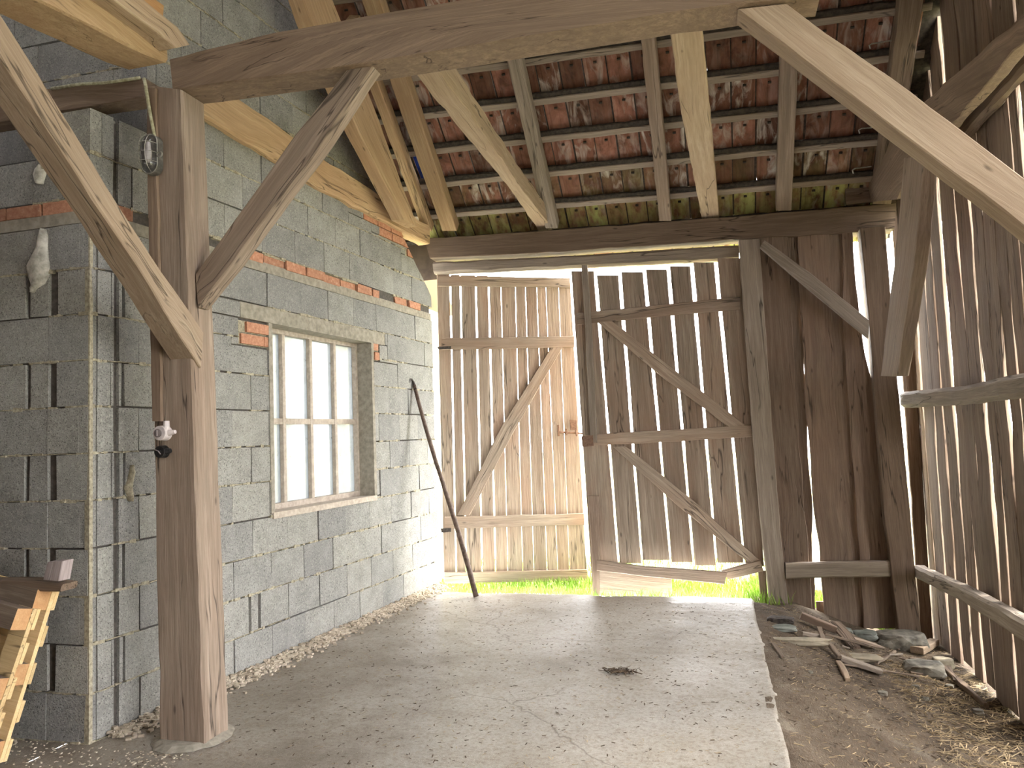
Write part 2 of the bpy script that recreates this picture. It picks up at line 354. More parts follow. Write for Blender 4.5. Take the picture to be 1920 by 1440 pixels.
# grass blades
def blades(rects, n, hh, label):
    mb = MB()
    for _ in range(n):
        x0, x1, y0, y1 = random.choice(rects); x = random.uniform(x0, x1); y = random.uniform(y0, y1); z = lawn_z(x, y) - .01
        h = random.uniform(.5, 1) * hh; a = random.uniform(0, 6.3); w = .004; dx, dy = random.uniform(-.5, .5) * h, random.uniform(-.5, .5) * h
        cx, cy = math.cos(a) * w, math.sin(a) * w
        mb.add([(x - cx, y - cy, z), (x + cx, y + cy, z), (x + dx * .4 + cx * .7, y + dy * .4 + cy * .7, z + h * .6), (x + dx * .4 - cx * .7, y + dy * .4 - cy * .7, z + h * .6), (x + dx, y + dy, z + h)],
               [(0, 1, 2, 3), (3, 2, 4)], [(0, 0, 0)] * 5, 0)
    return tag(mb.build('grass', M['blade']), label, 'grass', kind='stuff')
blades([(-3.0, .5, 7.15, 8.2), (-3.0, .6, 7.15, 9.5), (.3, 1.7, 7.45, 8.4)], 16000, .13, 'bright green grass growing just outside the double doors')
blades([(1.84, 2.5, 3.8, 7.6), (1.84, 3.5, 3.8, 9)], 9000, .13, 'bright green grass along the foot of the slatted right wall')
# ------------------------------------------------------------------ block wall
BH, BL = .2475, .375
def rect_sub(r, holes):
    out = [r]
    for (a0, a1, b0, b1) in holes:
        nx = []
        for (u0, u1, z0, z1) in out:
            if a1 <= u0 or a0 >= u1 or b1 <= z0 or b0 >= z1: nx.append((u0, u1, z0, z1)); continue
            if z0 < b0: nx.append((u0, u1, z0, b0))
            if z1 > b1: nx.append((u0, u1, b1, z1))
            zz0, zz1 = max(z0, b0), min(z1, b1)
            if u0 < a0: nx.append((u0, a0, zz0, zz1))
            if u1 > a1: nx.append((a1, u1, zz0, zz1))
        out = nx
    return [q for q in out if q[1] - q[0] > .02 and q[3] - q[2] > .02]
def blockwall(mb, o, e, nrm, ulen, ztop, holes, first, z_shift, grooves, depth=.2):
    e = Vector(e); nrm = Vector(nrm); Z = Vector((0, 0, 1)); k = 0
    z = z_shift
    while z < ztop:
        h = BH if not (abs(z - 2.72) < .12 and z_shift <= .01) else BH
        u = -first[k % 2]; j = 0
        while u < ulen:
            a0, a1 = max(u, 0), min(u + BL, ulen)
            if a1 - a0 > .02:
                for (c0, c1, d0, d1) in rect_sub((a0, a1, z, z + BH), holes):
                    gs = [g for g in grooves(k) if g[0] > c0 - .02 and g[1] < c1 + .02]
                    cuts = [c0 + .0022]; 
                    for g in gs: cuts += [max(g[0], c0), min(g[1], c1)]
                    cuts.append(c1 - .0022); tint = random.random(); ou = random.uniform(-.004, .004)
                    for q in range(0, len(cuts), 2):
                        if cuts[q + 1] - cuts[q] > .008:
                            mb.box(o + e * cuts[q] + Z * (d0 + .005) + nrm * (ou - depth), e, nrm, Z, cuts[q + 1] - cuts[q], depth, d1 - d0 - .011, 0, tint, .0018)
                    for g in gs:
                        if min(g[1], c1) > max(g[0], c0): mb.box(o + e * max(g[0], c0) + Z * (d0 + .005) + nrm * (-depth - .005), e, nrm, Z, min(g[1], c1) - max(g[0], c0), depth - g[2], d1 - d0 - .011, 0, tint * .5)
                    if d0 == z and random.random() < .85:      # cream bed joint, oozing unevenly
                        uu = c0
                        while uu < c1 - .001:
                            w = min(random.uniform(.02, .07), c1 - uu); t = random.choice((.004, .006, .009, .013, .02))
                            if random.random() < .88: mb.box(o + e * uu + Z * (z - t / 2) + nrm * (-.04), e, nrm, Z, w, .04 + random.uniform(-.003, .006), t, 1, .5, .003)
                            uu += w
            u += BL; j += 1
        z += BH; k += 1
# long wall: window u 1.47..2.85, z 1.0..2.4 ; brick band z 2.79..2.87
HU = lambda y: (y - 3.22) * 1.0045
W0, W1, WZ0, WZ1 = HU(4.70), HU(6.05), 1.01, 2.36
mb = MB()
def lg(k):
    return [(.022, .05, .006), (.15, .185, .03)] + ([(.205, .225, .02)] if k % 2 else []) + ([(HU(5.05), HU(5.08), .02), (HU(5.13), HU(5.16), .02)] if k == 9 else []) + ([(HU(4.42), HU(4.45), .02), (HU(4.52), HU(4.55), .02)] if k == 1 else [])
lint = (HU(4.38), HU(6.3), WZ1, 2.475)
tri = [(HU(5.98), HU(7.28), 3.46, 3.545), (HU(6.25), HU(7.28), 3.38, 3.46), (HU(6.75), HU(7.28), 3.30, 3.38)]
ends = [(HU(4.36), W0, 2.17, WZ1), (W1, HU(6.2), 2.2, WZ1)]
blockwall(mb, WALL_A, WALL_E, WALL_N, HU(7.28), 2.722, [(W0, W1, WZ0, WZ1), lint] + ends, (.055, .24), 0, lg)
blockwall(mb, WALL_A, WALL_E, WALL_N, HU(7.28), 5.6, tri + [(-.1, HU(3.6), 3.36, 9)], (.1, .3), 2.86, lambda k: [(.15, .185, .03)] if k < 2 else [(HU(5.35), HU(5.38), .02), (HU(5.42), HU(5.45), .02)] if k == 1 else [])
Z1 = Vector((0, 0, 1))
mb.box(WALL_A - WALL_N * .22 + WALL_E * .02, WALL_E, WALL_N, Z1, W0 - .05, .2, 3.33, 2, .5)
mb.box(WALL_A - WALL_N * .22 + WALL_E * .4 + Z1 * 3.3, WALL_E, WALL_N, Z1, W0 - .43, .2, 2.3, 2, .5)
mb.box(WALL_A - WALL_N * .22 + WALL_E * (W1 + .03), WALL_E, WALL_N, Z1, HU(7.26) - W1 - .03, .2, 5.6, 2, .5)
mb.box(WALL_A - WALL_N * .22 + WALL_E * (W0 - .1), WALL_E, WALL_N, Z1, W1 - W0 + .2, .2, WZ0 - .03, 2, .5)
mb.box(WALL_A - WALL_N * .22 + WALL_E * (W0 - .1) + Z1 * (WZ1 + .04), WALL_E, WALL_N, Z1, W1 - W0 + .2, .2, 3.2, 2, .5)
mb.box(WALL_A - WALL_N * .03 + WALL_E * -.002, WALL_E, WALL_N, Z1, .02, .033, 2.72, 1, .5, .001)
# brick band
u = .05
mb.box(WALL_A + Z1 * 2.722 - WALL_N * .04, WALL_E, WALL_N, Z1, HU(7.27), .035, .07, 4, .5)
mb.box(WALL_A + Z1 * 2.785 - WALL_N * .06, WALL_E, WALL_N, Z1, HU(7.27), .03, .08, 2, .5)
uu = .05
while uu < HU(7.05):
    L = random.choice((.24, .24, .12))
    if random.random() > .12: mb.box(WALL_A + WALL_E * uu + Z1 * (2.787 + random.uniform(-.004, .004)) - WALL_N * .15, WALL_E, WALL_N, Z1, L - .012, .15 + random.uniform(-.018, .016), .066, 3, random.uniform(.5, 1), .003)
    if random.random() < .6: mb.box(WALL_A + WALL_E * uu + Z1 * 2.845 - WALL_N * .1, WALL_E, WALL_N, Z1, L, .1 + random.uniform(-.02, .012), .02, 1, .5, .004)
    uu += L + random.choice((.0, .01, .03))
for r_, (a0, a1, z0, z1) in enumerate(tri + [(q[0], q[1], zz, zz + .08) for q in ends for zz in (q[2] + .01, q[2] + .095)]):
    u = a0 + random.uniform(0, .08)
    mb.box(WALL_A + WALL_E * a0 + Z1 * z0 - WALL_N * .05, WALL_E, WALL_N, Z1, a1 - a0, .035, z1 - z0, 1, .5)
    while u < a1 - .05:
        L = min(.24, a1 - u); mb.box(WALL_A + WALL_E * u + Z1 * (z0 + .006) - WALL_N * .12, WALL_E, WALL_N, Z1, L - .01, .12 + random.uniform(-.006, .006), z1 - z0 - .012, 3, random.uniform(.6, 1), .002); u += L
# cement lintel
mb.box(WALL_A + WALL_E * lint[0] + Z1 * WZ1 - WALL_N * .2, WALL_E, WALL_N, Z1, lint[1] - lint[0], .2, .112, 4, .5, .003)
GT = Vector((-2.849, 6.495, 3.652))
wl = mb.build('wall_left', [M['block'], M['mortar'], M['gap'], M['brick'], M['lintel']], clip=[(GT, Vector((0, .86, 1)).normalized())])
tag(wl, 'long grey concrete block wall with the multi pane window and a red brick course', 'wall', kind='structure')
# return wall facing the viewer
mb = MB(); RA = Vector((-3.165, 3.22, 0)); RE = Vector((-1, 0, 0)); RN = Vector((0, -1, 0))
def rg(k): return [(.205, .265, .05)] + ([(.035, .06, .03)] if k % 2 == 0 else [(.385, .42, .04)])
blockwall(mb, RA, RE, RN, 3.6, 2.722, [], (.11, .11), 0, rg)
blockwall(mb, RA, RE, RN, 3.6, 3.35, [(.33, 3.6, 3.107, 5)], (.0, .19), 2.86, lambda k: [])
mb.box(RA + RN * -.22 + Z1 * 0 + RE * .02, RE, RN, Z1, 3.6, .2, 3.1, 2, .5)
mb.box(RA + RN * -.22 + Z1 * 3.0 + RE * .02, RE, RN, Z1, .29, .2, .33, 2, .5)
mb.box(RA + Z1 * 2.722 + RN * -.04, RE, RN, Z1, 3.6, .038, .07, 4, .5)
u = .0
for L, t in ((.27, .9), (.24, .35), (.24, .2), (.24, .3), (.24, .25)):
    mb.box(RA + RE * (u + .05) + Z1 * 2.787 + RN * -.1, RE, RN, Z1, L - .012, .1 + random.uniform(0, .008), .068, 3, t, .003); u += L
wr = mb.build('wall_left', [M['block'], M['mortar'], M['gap'], M['brick'], M['lintel']])
tag(wr, 'short grooved grey block wall behind the leaning pallets', 'wall', kind='structure')
# upper attic wall and dark attic behind
mb = MB(); blockwall(mb, Vector((-3.2, 3.62, 0)), RE, RN, 3.6, 7.2, [], (0, .19), 3.3, lambda k: [], .15)
mb.box(Vector((-3.2, 3.8, 3.0)), RE, RN, Z1, 3.7, .1, 4.3, 2, .5)
mb.box(Vector((-3.4, 3.8, 2.9)), RE, RN, Z1, 3.4, .4, .05, 2, .5)
tag(mb.build('wall_left', [M['block'], M['mortar'], M['gap']]), 'dark upper block wall above the opening at the top left', 'wall', kind='structure')
# plaster blobs on the return wall
def blob(name, pts, plane, off, label, cat, mat, thick=.03):
    """lumpy flattened mass: list of (px, py, half width px)"""
    mb = MB(); n = len(pts); vs = []; fs = []; seg = 12
    for i, (x, y, w) in enumerate(pts):
        a = plane.at(x - w, y, off); b = plane.at(x + w, y, off); c = (a + b) / 2; r = (b - a).length / 2; ax = (b - a).normalized(); N = -plane.away()
        for k in range(seg):
            t = 2 * math.pi * k / seg; j = 1 + .35 * nz(i * 1.3, k * .9, 3)
            vs.append(c + ax * math.cos(t) * r * j + N * (math.sin(t) * thick * j))
    for i in range(n - 1):
        for k in range(seg): k2 = (k + 1) % seg; fs.append((i * seg + k, i * seg + k2, (i + 1) * seg + k2, (i + 1) * seg + k))
    fs.append(tuple(range(seg - 1, -1, -1))); fs.append(tuple((n - 1) * seg + k for k in range(seg)))
    mb.add(vs, fs, vs, .5); return tag(mb.build(name, mat, smooth=True), label, cat)
RET = PY(3.22)
blob('filler_patch', [(84, 430, 3), (82, 445, 9), (80, 465, 10), (76, 482, 16), (72, 500, 22), (72, 518, 20), (73, 532, 12), (66, 541, 5), (64, 549, 2)], RET, 0, 'large whitish blob of filler smeared on the block wall below the brick course', 'filler patch', M['foam'])
blob('filler_patch', [(79, 311, 4), (78, 318, 10), (76, 328, 12), (75, 338, 9), (77, 346, 5)], RET, 0, 'small whitish blob of filler under the dark opening at the top left', 'filler patch', M['foam'], .025)
blob('filler_patch', [(246, 872, 3), (246, 885, 6), (243, 900, 6), (240, 915, 8), (243, 930, 7), (244, 940, 3)], BLOCK, 0, 'narrow brownish smear of filler on the block wall left of the post', 'filler patch', M['mortar'], .02)
# ------------------------------------------------------------------ window
wd = empty('window_1', tuple(WALL_A + WALL_E * (W0 + W1) / 2 + Z1 * WZ0)); tag(wd, 'multi pane window with eight dusty panes in the block wall', 'window', kind='structure')
def wbox(mb, u0, u1, z0, z1, n0, n1, mat=0): mb.box(WALL_A + WALL_E * u0 + Z1 * z0 + WALL_N * n0, WALL_E, WALL_N, Z1, u1 - u0, n1 - n0, z1 - z0, mat, .5, .0008)
WN = -.17
mb = MB(); f = .045
wbox(mb, W0, W1, WZ0, WZ0 + f, WN - .05, WN + .03); wbox(mb, W0, W1, WZ1 - f * .7, WZ1, WN - .05, WN + .03)
wbox(mb, W0, W0 + f, WZ0 + f, WZ1 - f * .7, WN - .05, WN + .03); wbox(mb, W1 - f * .6, W1, WZ0 + f, WZ1 - f * .7, WN - .05, WN + .03)
fr = mb.build('window_frame', M['frame'], wd)
cols = []
for k in range(1, 4):
    c = W0 + (W1 - W0) * k / 4 + (-.01 if k == 1 else .0); cols.append(c)
    mb = MB(); wbox(mb, c - .017, c + .017, WZ0 + f, WZ1 - f * .7, WN - .04, WN + .02); mb.build('mullion', M['frame'], wd)
zm = 1.665
mb = MB(); wbox(mb, W0 + f, W1 - f * .6, zm - .022, zm + .022, WN - .035, WN + .016); mb.build('crossbar', M['frame'], wd)
ce = [W0 + f] + cols + [W1 - f * .6]
for r0, r1 in ((WZ0 + f, zm - .022), (zm + .022, WZ1 - f * .7)):
    for k in range(4):
        mb = MB(); wbox(mb, ce[k] + (.017 if k else 0), ce[k + 1] - (.017 if k < 3 else 0), r0, r1, WN - .016, WN - .012); mb.build('pane', M['pane'], wd)
mb = MB(); wbox(mb, W1 - .004, W1 + .035, WZ0 - .01, WZ1, -.17, .008); wbox(mb, W0 - .035, W0 + .004, WZ0, WZ1, -.17, .006); mb.build('jamb', M['lintel'], wd)
mb = MB(); wbox(mb, W0 - .02, W1 + .03, WZ0 - .04, WZ0 + .004, -.19, .012); mb.build('window_sill', M['frame'], wd)
# ------------------------------------------------------------------ roof
mb = MB(); t2 = []
GA = .2825
rows = [7.226 + GA - .02 + .19] + [7.226 - GA * k for k in range(-1, 18)]
def tile(mbx, x, yb, gs, w, mossy_glow):
    """tile hung on the batten at yb, running down slope; underside profile with two ribs"""
    L = .42; tint = random.random(); roll = random.uniform(-.012, .012); lift = random.uniform(0, .004); sd = random.uniform(0, 99)
    S = Vector((0, 1, -.829)).normalized(); Nn = ROOF_N; X = Vector((1, 0, -.03)).normalized()
    top = Vector((x, yb - .02, roof_z(x, yb - .02, .175 + .03)))
    prof = [(0, 0), (.010, .006), (.03, .006), (.040, 0), (.085, 0), (.095, .004), (.115, .004), (.125, 0), (.168, 0), (.176, .005), (.190, .005), (.1915, .02), (.214, .02)]
    vs, gr, fs = [], [], []
    n = len(prof)
    for lay in (0, 1):
        for i in range(4):
            s_ = L * i / 3
            for (a, h) in prof:
                up = (.012 if lay else 0) + h * .9 + lift + s_ * .045 * 1
                vs.append(top + X * a + S * s_ + Nn * up + X * roll * s_); gr.append((s_ + sd, a + sd * .7, sd))
    for lay in (0, 1):
        for i in range(3):
            for k in range(n - 1):
                a = lay * 4 * n + i * n + k; fs.append((a, a + 1, a + n + 1, a + n) if lay else (a, a + n, a + n + 1, a + 1))
    m4 = 4 * n
    for i in range(3): fs.append((i * n, i * n + m4, (i + 1) * n + m4, (i + 1) * n)); fs.append((i * n + n - 1, (i + 1) * n + n - 1, (i + 1) * n + n - 1 + m4, i * n + n - 1 + m4))
    for k in range(n - 1): fs.append((k, k + 1, k + 1 + m4, k + m4)); q = 3 * n + k; fs.append((q, q + m4, q + 1 + m4, q + 1))
    mbx.add(vs, fs, gr, tint)
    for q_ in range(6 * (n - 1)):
        if q_ % (n - 1) >= n - 3: mbx.m[len(mbx.m) - len(fs) + q_] = 1  # seam flanges coloured dark to paint the shade in the recess
    gs += [mossy_glow * random.uniform(.3, 1.0)] * len(vs)
    nb = top + X * .1 + S * .14 + Nn * .006      # small nib on the underside
    k0 = len(mbx.v); mbx.box(nb - X * .012 - Nn * .012, X, S, Nn, .028, .014, .018, 1, 0); gs += [0] * (len(mbx.v) - k0)
for r, yb in enumerate(rows[1:]):
    mossy_glow = 1.0 if r in (0, 1) else (.15 if r == 2 else 0)
    x = -3.35 + (.0 if r % 2 else .0)
    while x < 1.85:
        if not (r == 3 and -2.86 < x < -2.62) and x < 1.62:
            tile(mb, x + random.uniform(-.003, .003), yb, t2, .205, mossy_glow)
        x += .2035
for r, yb in enumerate(rows[1:-1]):       # dark strips painting the gap shade where each row laps over the next
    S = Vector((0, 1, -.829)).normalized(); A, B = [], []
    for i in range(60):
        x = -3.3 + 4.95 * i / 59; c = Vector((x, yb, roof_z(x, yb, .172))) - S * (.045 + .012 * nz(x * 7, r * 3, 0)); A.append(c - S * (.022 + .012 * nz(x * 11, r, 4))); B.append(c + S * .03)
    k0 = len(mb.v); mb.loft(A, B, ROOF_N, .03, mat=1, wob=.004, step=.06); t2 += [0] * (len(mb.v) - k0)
mb.add([Vector(q) for q in ((1.66, 7.7, roof_z(1.66, 7.7, .24)), (2.3, 7.7, roof_z(2.3, 7.7, .24)), (2.3, 2.4, roof_z(2.3, 2.4, .24)), (1.66, 2.4, roof_z(1.66, 2.4, .24)))], [(0, 1, 2, 3)], [(0, 0, 0)] * 4, .5, 1); t2 += [0] * 4  # dark sheet added at the right roof edge to block light from above
roof = mb.build('ceiling', [M['tile'], M['roof_shade']])
at = roof.data.attributes.new('tint2', 'FLOAT', 'POINT'); at.data.foreach_set('value', t2 if len(t2) == len(roof.data.vertices) else [0] * len(roof.data.vertices))
tag(roof, 'underside of the red clay tile roof with whitish lime streaks', 'roof', kind='structure')
# unseen roof over the viewer and the far side, added to block skylight
mb = MB()
def quad(mbx, a, b, c, d, mat=0): mbx.add([Vector(a), Vector(b), Vector(c), Vector(d)], [(0, 1, 2, 3)], [a, b, c, d], .5, mat)
yr = 2.45
for (x0, x1, ya) in ((-7.0, -3.2, 3.7), (-3.4, 2.0, yr + .2)):
    quad(mb, (x0, ya, roof_z(x0, ya, .28)), (x1, ya, roof_z(x1, ya, .28)), (x1, .8, roof_z(x1, .8, .28)), (x0, .8, roof_z(x0, .8, .28)))
quad(mb, (-7, .8, roof_z(-7, .8, .28)), (2, .8, roof_z(2, .8, .28)), (2, -5, roof_z(2, .8, .28) - 4.8), (-7, -5, roof_z(-7, .8, .28) - 4.8))
tag(mb.build('ceiling', M['shell']), 'unseen roof slope over the near half of the barn, added to block skylight', 'roof', kind='structure')  # added light-blocking slope, separate from the tiled ceiling
# unseen walls round the near half, added to block light behind the viewer
mb = MB()
quad(mb, (-7, 3.4, -.1), (-7, -5, -.1), (-7, -5, 8), (-7, 3.4, 9)); 
quad(mb, (-7, -5, -.1), (-2.5, -5, -.1), (-2.5, -5, 8), (-7, -5, 8)); quad(mb, (-2.5, -5, -.5), (1.9, -5, -.5), (1.9, -5, 8), (-2.5, -5, 8))
tag(mb.build('wall_back_added', M['shell']), 'unseen closed wall added behind the viewer to cut front light', 'wall', kind='structure')
mb = MB()
quad(mb, (-3.36, 3.66, 3.3), (-3.36, 7.75, 3.3), (-3.36, 7.75, 3.45), (-3.36, 3.66, roof_z(-3.36, 3.66, .28)))  # dark sheets added to keep daylight out of the gable gaps
quad(mb, (-3.36, 7.5, 3.2), (-2.76, 7.5, 3.2), (-2.76, 7.5, 3.75), (-3.36, 7.5, 3.75))
tag(mb.build('wall_left', M['shell']), 'dark sheets added outside the top of the block wall to block daylight', 'wall', kind='structure')
# ------------------------------------------------------------------ roof timbers
def timber(name, plane, A, B, depth, mat, label, cat='timber beam', group=None, **kw):
    mb = MB(); mb.face(plane, A, B, depth, **kw); return tag(mb.build(name, mat), label, cat, group)
def up_line(p, ytop, vp=(1405, 2080)):
    """continue an edge up the roof slope to picture row ytop"""
    return (p[0] + (vp[0] - p[0]) * (ytop - p[1]) / (vp[1] - p[1]), ytop)
RG = 'rafters under the tiled roof'
def rafter(a, b, label, mat, ytop=-330, depth=.13, off=0):
    mb = MB(); A = [up_line(a, ytop), up_line(a, a[1] - 150), a]; B = [up_line(b, ytop), up_line(b, b[1] - 150), b]
    mb.face(RAFT, A, B, depth, off, wob=.003); return tag(mb.build('rafter', mat), label, 'rafter', RG)
rafter((793, 434), (809, 434), 'slender leftmost rafter landing at the left end of the rear plate', M['honey'], 40)
rafter((829, 433), (857, 433), 'orange brown second rafter from the left', M['honey'], -40)
rafter((1023, 428), (1046, 428), 'weathered rafter half hidden behind the slanting tie beam', M['grey'])
rafter((1236, 414), (1259, 414), 'narrow reddish brown rafter right of the slanting tie beam', M['post'])
rafter((1455, 395), (1484, 395), 'rafter just left of the big right brace', M['post'])
rafter((1636, 383), (1672, 383), 'dark rafter at the right gable edge of the roof', M['beam'], depth=.15)
BG = 'tile battens'
names = ['lowest batten just above the rear plate', 'second batten up from the rear plate', 'third batten up from the rear plate', 'fourth batten up from the rear plate', 'fifth batten up from the rear plate', 'sixth batten up from the rear plate', 'seventh batten up from the rear plate', 'eighth batten up, level with the top edge of the view', 'highest visible batten behind the big crossbeam']
for k, yb in enumerate(rows[1:]):
    if k == 0 or k > 9: continue
    mb = MB(); S = Vector((0, 1, -.829)).normalized(); A, B = [], []
    for i in range(14):
        x = -2.95 + 4.72 * i / 13; c = Vector((x, yb, roof_z(x, yb, .158))) + S * .006 * nz(x, k, 0, 1.2)
        A.append(c - S * .03); B.append(c + S * .03)
    mb.loft(A, B, ROOF_N, .028, wob=.003)
    lab = ('dusty ' + names[k - 1]) if k - 1 < len(names) else ('tile batten higher up the roof, %s above the crossbeam' % ('hidden'))
    tag(mb.build('tile_batten', M['batten']), lab, 'roof batten', BG)
for (x0, y0, x1, y1, lb) in ((1632, 82, 1672, 76, 'pale metal strap at the end of the upper visible batten'), (1612, 241, 1646, 238, 'pale metal strap at the batten end in the middle of the right gable edge'), (1600, 316, 1634, 312, 'pale metal strap at the lowest batten end of the right gable edge')):
    mb = MB(); mb.tube([RAFT.at(x0, y0 + 9, .1), RAFT.at(x0 - 2, y0 + 3, .1), RAFT.at(x0 + 3, y0, .1), RAFT.at(x1, y1, .1)], .006, 6); tag(mb.build('metal_strap', M['guard']), lb, 'metal strap')
# blue tarpaulin showing where a tile is missing
mb = MB()
for i in range(6):
    for j in range(6): pass
vs = []; fs = []
for i in range(9):
    for j in range(9):
        x = -3.1 + .62 * i / 8; y = 6.45 + .7 * j / 8; vs.append((x, y, roof_z(x, y, .285) + .012 * nz(x, y, 2, 9)))
for i in range(8):
    for j in range(8): a = i * 9 + j; fs.append((a, a + 1, a + 10, a + 9))
mb.add(vs, fs, vs, .5)
tag(mb.build('tarpaulin', M['tarp'], smooth=True), 'scrap of blue tarpaulin closing a hole in the tiles beside the left rafters', 'tarpaulin')
# heavy timbers
timber('roof_strut', PX(-2.62), [(560, -25), (569, 0), (587, 48), (665, 230), (757, 411)], [(614, -25), (624, 0), (643, 48), (712, 230), (783, 425)], .12, M['honey'], 'broad tan strut rising beside the block gable from the wall beam', 'timber strut')
timber('tie_beam', PZ(3.6), [(758, 110), (770, 127), (827, 200), (958, 357), (1013, 438)], [(800, 104), (813, 120), (872, 200), (960, 322), (1040, 435)][:2] + [(872, 200), (972, 345), (1040, 435)], .17, M['tan'], 'heavy pale tie beam slanting from the crossbeam down to the rear plate', 'timber beam', wob=.006, edge=.006)
timber('tie_beam', PZ(3.52), [(1252, 35), (1258, 70), (1275, 200), (1317, 416)], [(1311, 30), (1316, 64), (1330, 200), (1349, 413)], .14, M['tan'], 'pale tie beam between two rafters at the centre of the roof', 'timber beam')
timber('wall_beam', Plane(WALL_A + WALL_N * .05, WALL_N), [(350, 112), (425, 168), (555, 258), (606, 296), (787, 412), (806, 422)], [(350, 198), (425, 243), (520, 302), (600, 353), (784, 447), (806, 458)], .14, M['honey'], 'long rough tan beam lying along the block wall under the gable', 'timber beam', wob=.008, edge=.01, cham=.012)
timber('rear_plate', REAR, [(795, 447), (1000, 434), (1385, 405), (1600, 387), (1680, 380)], [(806, 484), (1000, 475), (1385, 449), (1610, 435), (1678, 428)], .2, M['beam'], 'heavy brown plate beam above the double doors carrying the rafters', 'timber beam', wob=.006, edge=.006)
timber('lintel_log', PY(7.36), [(811, 491), (1080, 478), (1386, 458)], [(813, 513), (1090, 501), (1386, 487)], .1, M['grey'], 'slimmer grey log right above the double doors', 'timber beam', cham=.025, wob=.01)
# post with its crossbeam and braces
po = empty('timber_post', (-2.67, 3.4, 0)); tag(po, 'thick brown foreground post carrying the crossbeam and braces', 'post')
mb = MB(); mb.face(PY(3.3), [(278, 160), (284, 560), (290, 960), (299, 1397)], [(340, 168), (356, 560), (370, 960), (385, 1397)], .19, wob=.002, edge=.002, cham=.01); mb.build('shaft', M['post'], po)
mb = MB(); mb.face(PY(3.28), [(272, 165), (278, 480), (284, 790)], [(292, 165), (298, 480), (303, 790)], .02, wob=.002); pl_ = mb.build('shaded_edge', M['beam'], po); pl_['label'] = 'dark strip standing for the shaded waney left edge of the post'  # dark strip painting the shade on the waney left edge of the post
mb = MB(); vs = []
for k in range(28):
    t = 2 * math.pi * k / 28; r_ = 1 + .12 * nz(k * .7, 3, 1); vs.append(Vector((-2.67 + .2 * math.cos(t) * r_, 3.39 + .2 * math.sin(t) * r_, .006)))
for k in range(28): vs.append(Vector((-2.67, 3.39, .022)) + (vs[k] - Vector((-2.67, 3.39, .006))) * .75)
mb.add(vs, [(k, (k + 1) % 28, 28 + (k + 1) % 28, 28 + k) for k in range(28)] + [tuple(28 + k for k in range(28))], vs, .5); mb.build('base_pad', M['lintel'], po)
timber('crossbeam', PY(3.3), [(318, 110), (483, 67), (633, 40), (1000, -25), (1537, -98)], [(324, 169), (640, 125), (1000, 66), (1280, 20), (1540, -14)], .2, M['beam'], 'large cracked brown crossbeam running across the top of the view', 'timber beam', wob=.003, edge=.003, cham=.008)
timber('knee_brace', PY(3.34), [(655, 122), (547, 262), (390, 480), (366, 512)], [(704, 115), (602, 270), (430, 500), (371, 577)], .1, M['post'], 'brown knee brace rising right from the foreground post to the crossbeam', 'timber brace', wob=.004)
timber('long_brace', PY(3.34), [(1475, 8), (1710, 173), (1920, 333), (2230, 575)], [(1383, 18), (1640, 212), (1920, 424), (2230, 672)], .13, M['tan'], 'thick pale brace falling from the crossbeam towards the right edge', 'timber brace', wob=.004)
timber('near_brace', PX(-2.575), [(-90, -95), (0, 23), (283, 480), (352, 578), (382, 622)], [(-90, -30), (0, 107), (245, 480), (358, 662), (377, 690)], .15, M['tan'], 'pale brace coming from the top left corner down to the foreground post', 'timber brace', wob=.003)
timber('near_tie_beam', PX(-2.6), [(0, -125), (188, 0), (312, 82)], [(0, -35), (71, 0), (315, 121)], .25, M['honey'], 'thick tan beam resting on the foreground post at the top left', 'timber beam', wob=.008, edge=.008, cham=.012)
timber('short_plank', PX(-2.5), [(200, -62), (300, 24), (340, 56), (356, 84)], [(150, -50), (262, 36), (300, 63), (330, 90)], .12, M['tan'], 'short pale plank lying on the tan beam above the foreground post', 'plank')
timber('stained_board', PX(-2.72), [(215, -60), (262, -20), (307, 8)], [(180, -20), (235, 12), (305, 36)], .06, M['blockend'], 'orange stained board end above the tan beam at the top left', 'plank')
timber('wall_tie_beam', PY(3.36), [(-60, 194), (97, 164), (270, 146)], [(-60, 238), (160, 200), (270, 183)], .13, M['beam'], 'dark horizontal beam running left from the foreground post over the block corner', 'timber beam')
# ------------------------------------------------------------------ rear wall to the right of the doors
timber('door_post', PY(7.24), [(1385, 450), (1410, 800), (1428, 1000), (1447, 1164)], [(1424, 448), (1448, 800), (1464, 1000), (1481, 1164)], .14, M['grey'], 'cracked grey door post on the right of the double doors', 'post', wob=.004)
timber('corner_post', PY(7.2), [(1613, 428), (1633, 640), (1657, 950), (1685, 1188)], [(1660, 425), (1682, 700), (1706, 950), (1726, 1188)], .16, M['beam'], 'brown corner post between the rear boards and the slatted wall', 'post')
timber('short_brace', PY(7.17), [(1434, 450), (1520, 512), (1630, 600)], [(1425, 463), (1520, 545), (1628, 634)], .06, M['grey'], 'slim grey brace from the door post to the corner post', 'timber brace')
timber('corner_brace', PX(1.42), [(1695, 296), (1676, 500), (1651, 705)], [(1733, 293), (1713, 500), (1681, 706)], .09, M['post'], 'reddish brace standing in front of the corner post', 'timber brace')
timber('rear_rail', PY(7.22), [(1473, 1056), (1670, 1052)], [(1474, 1085), (1670, 1082)], .07, M['grey'], 'low horizontal rail on the boards between door post and corner post', 'rail', cham=.012)
timber('side_plate', PX(1.5), [(2300, -300), (1990, -50), (1920, 25), (1734, 189), (1665, 278), (1610, 381)], [(2300, -250), (1990, 0), (1920, 76), (1787, 229), (1721, 297), (1680, 374)], .07, M['beam'], 'dark plate beam along the top of the slatted wall reaching the rear plate', 'timber beam', wob=.01, edge=.01)
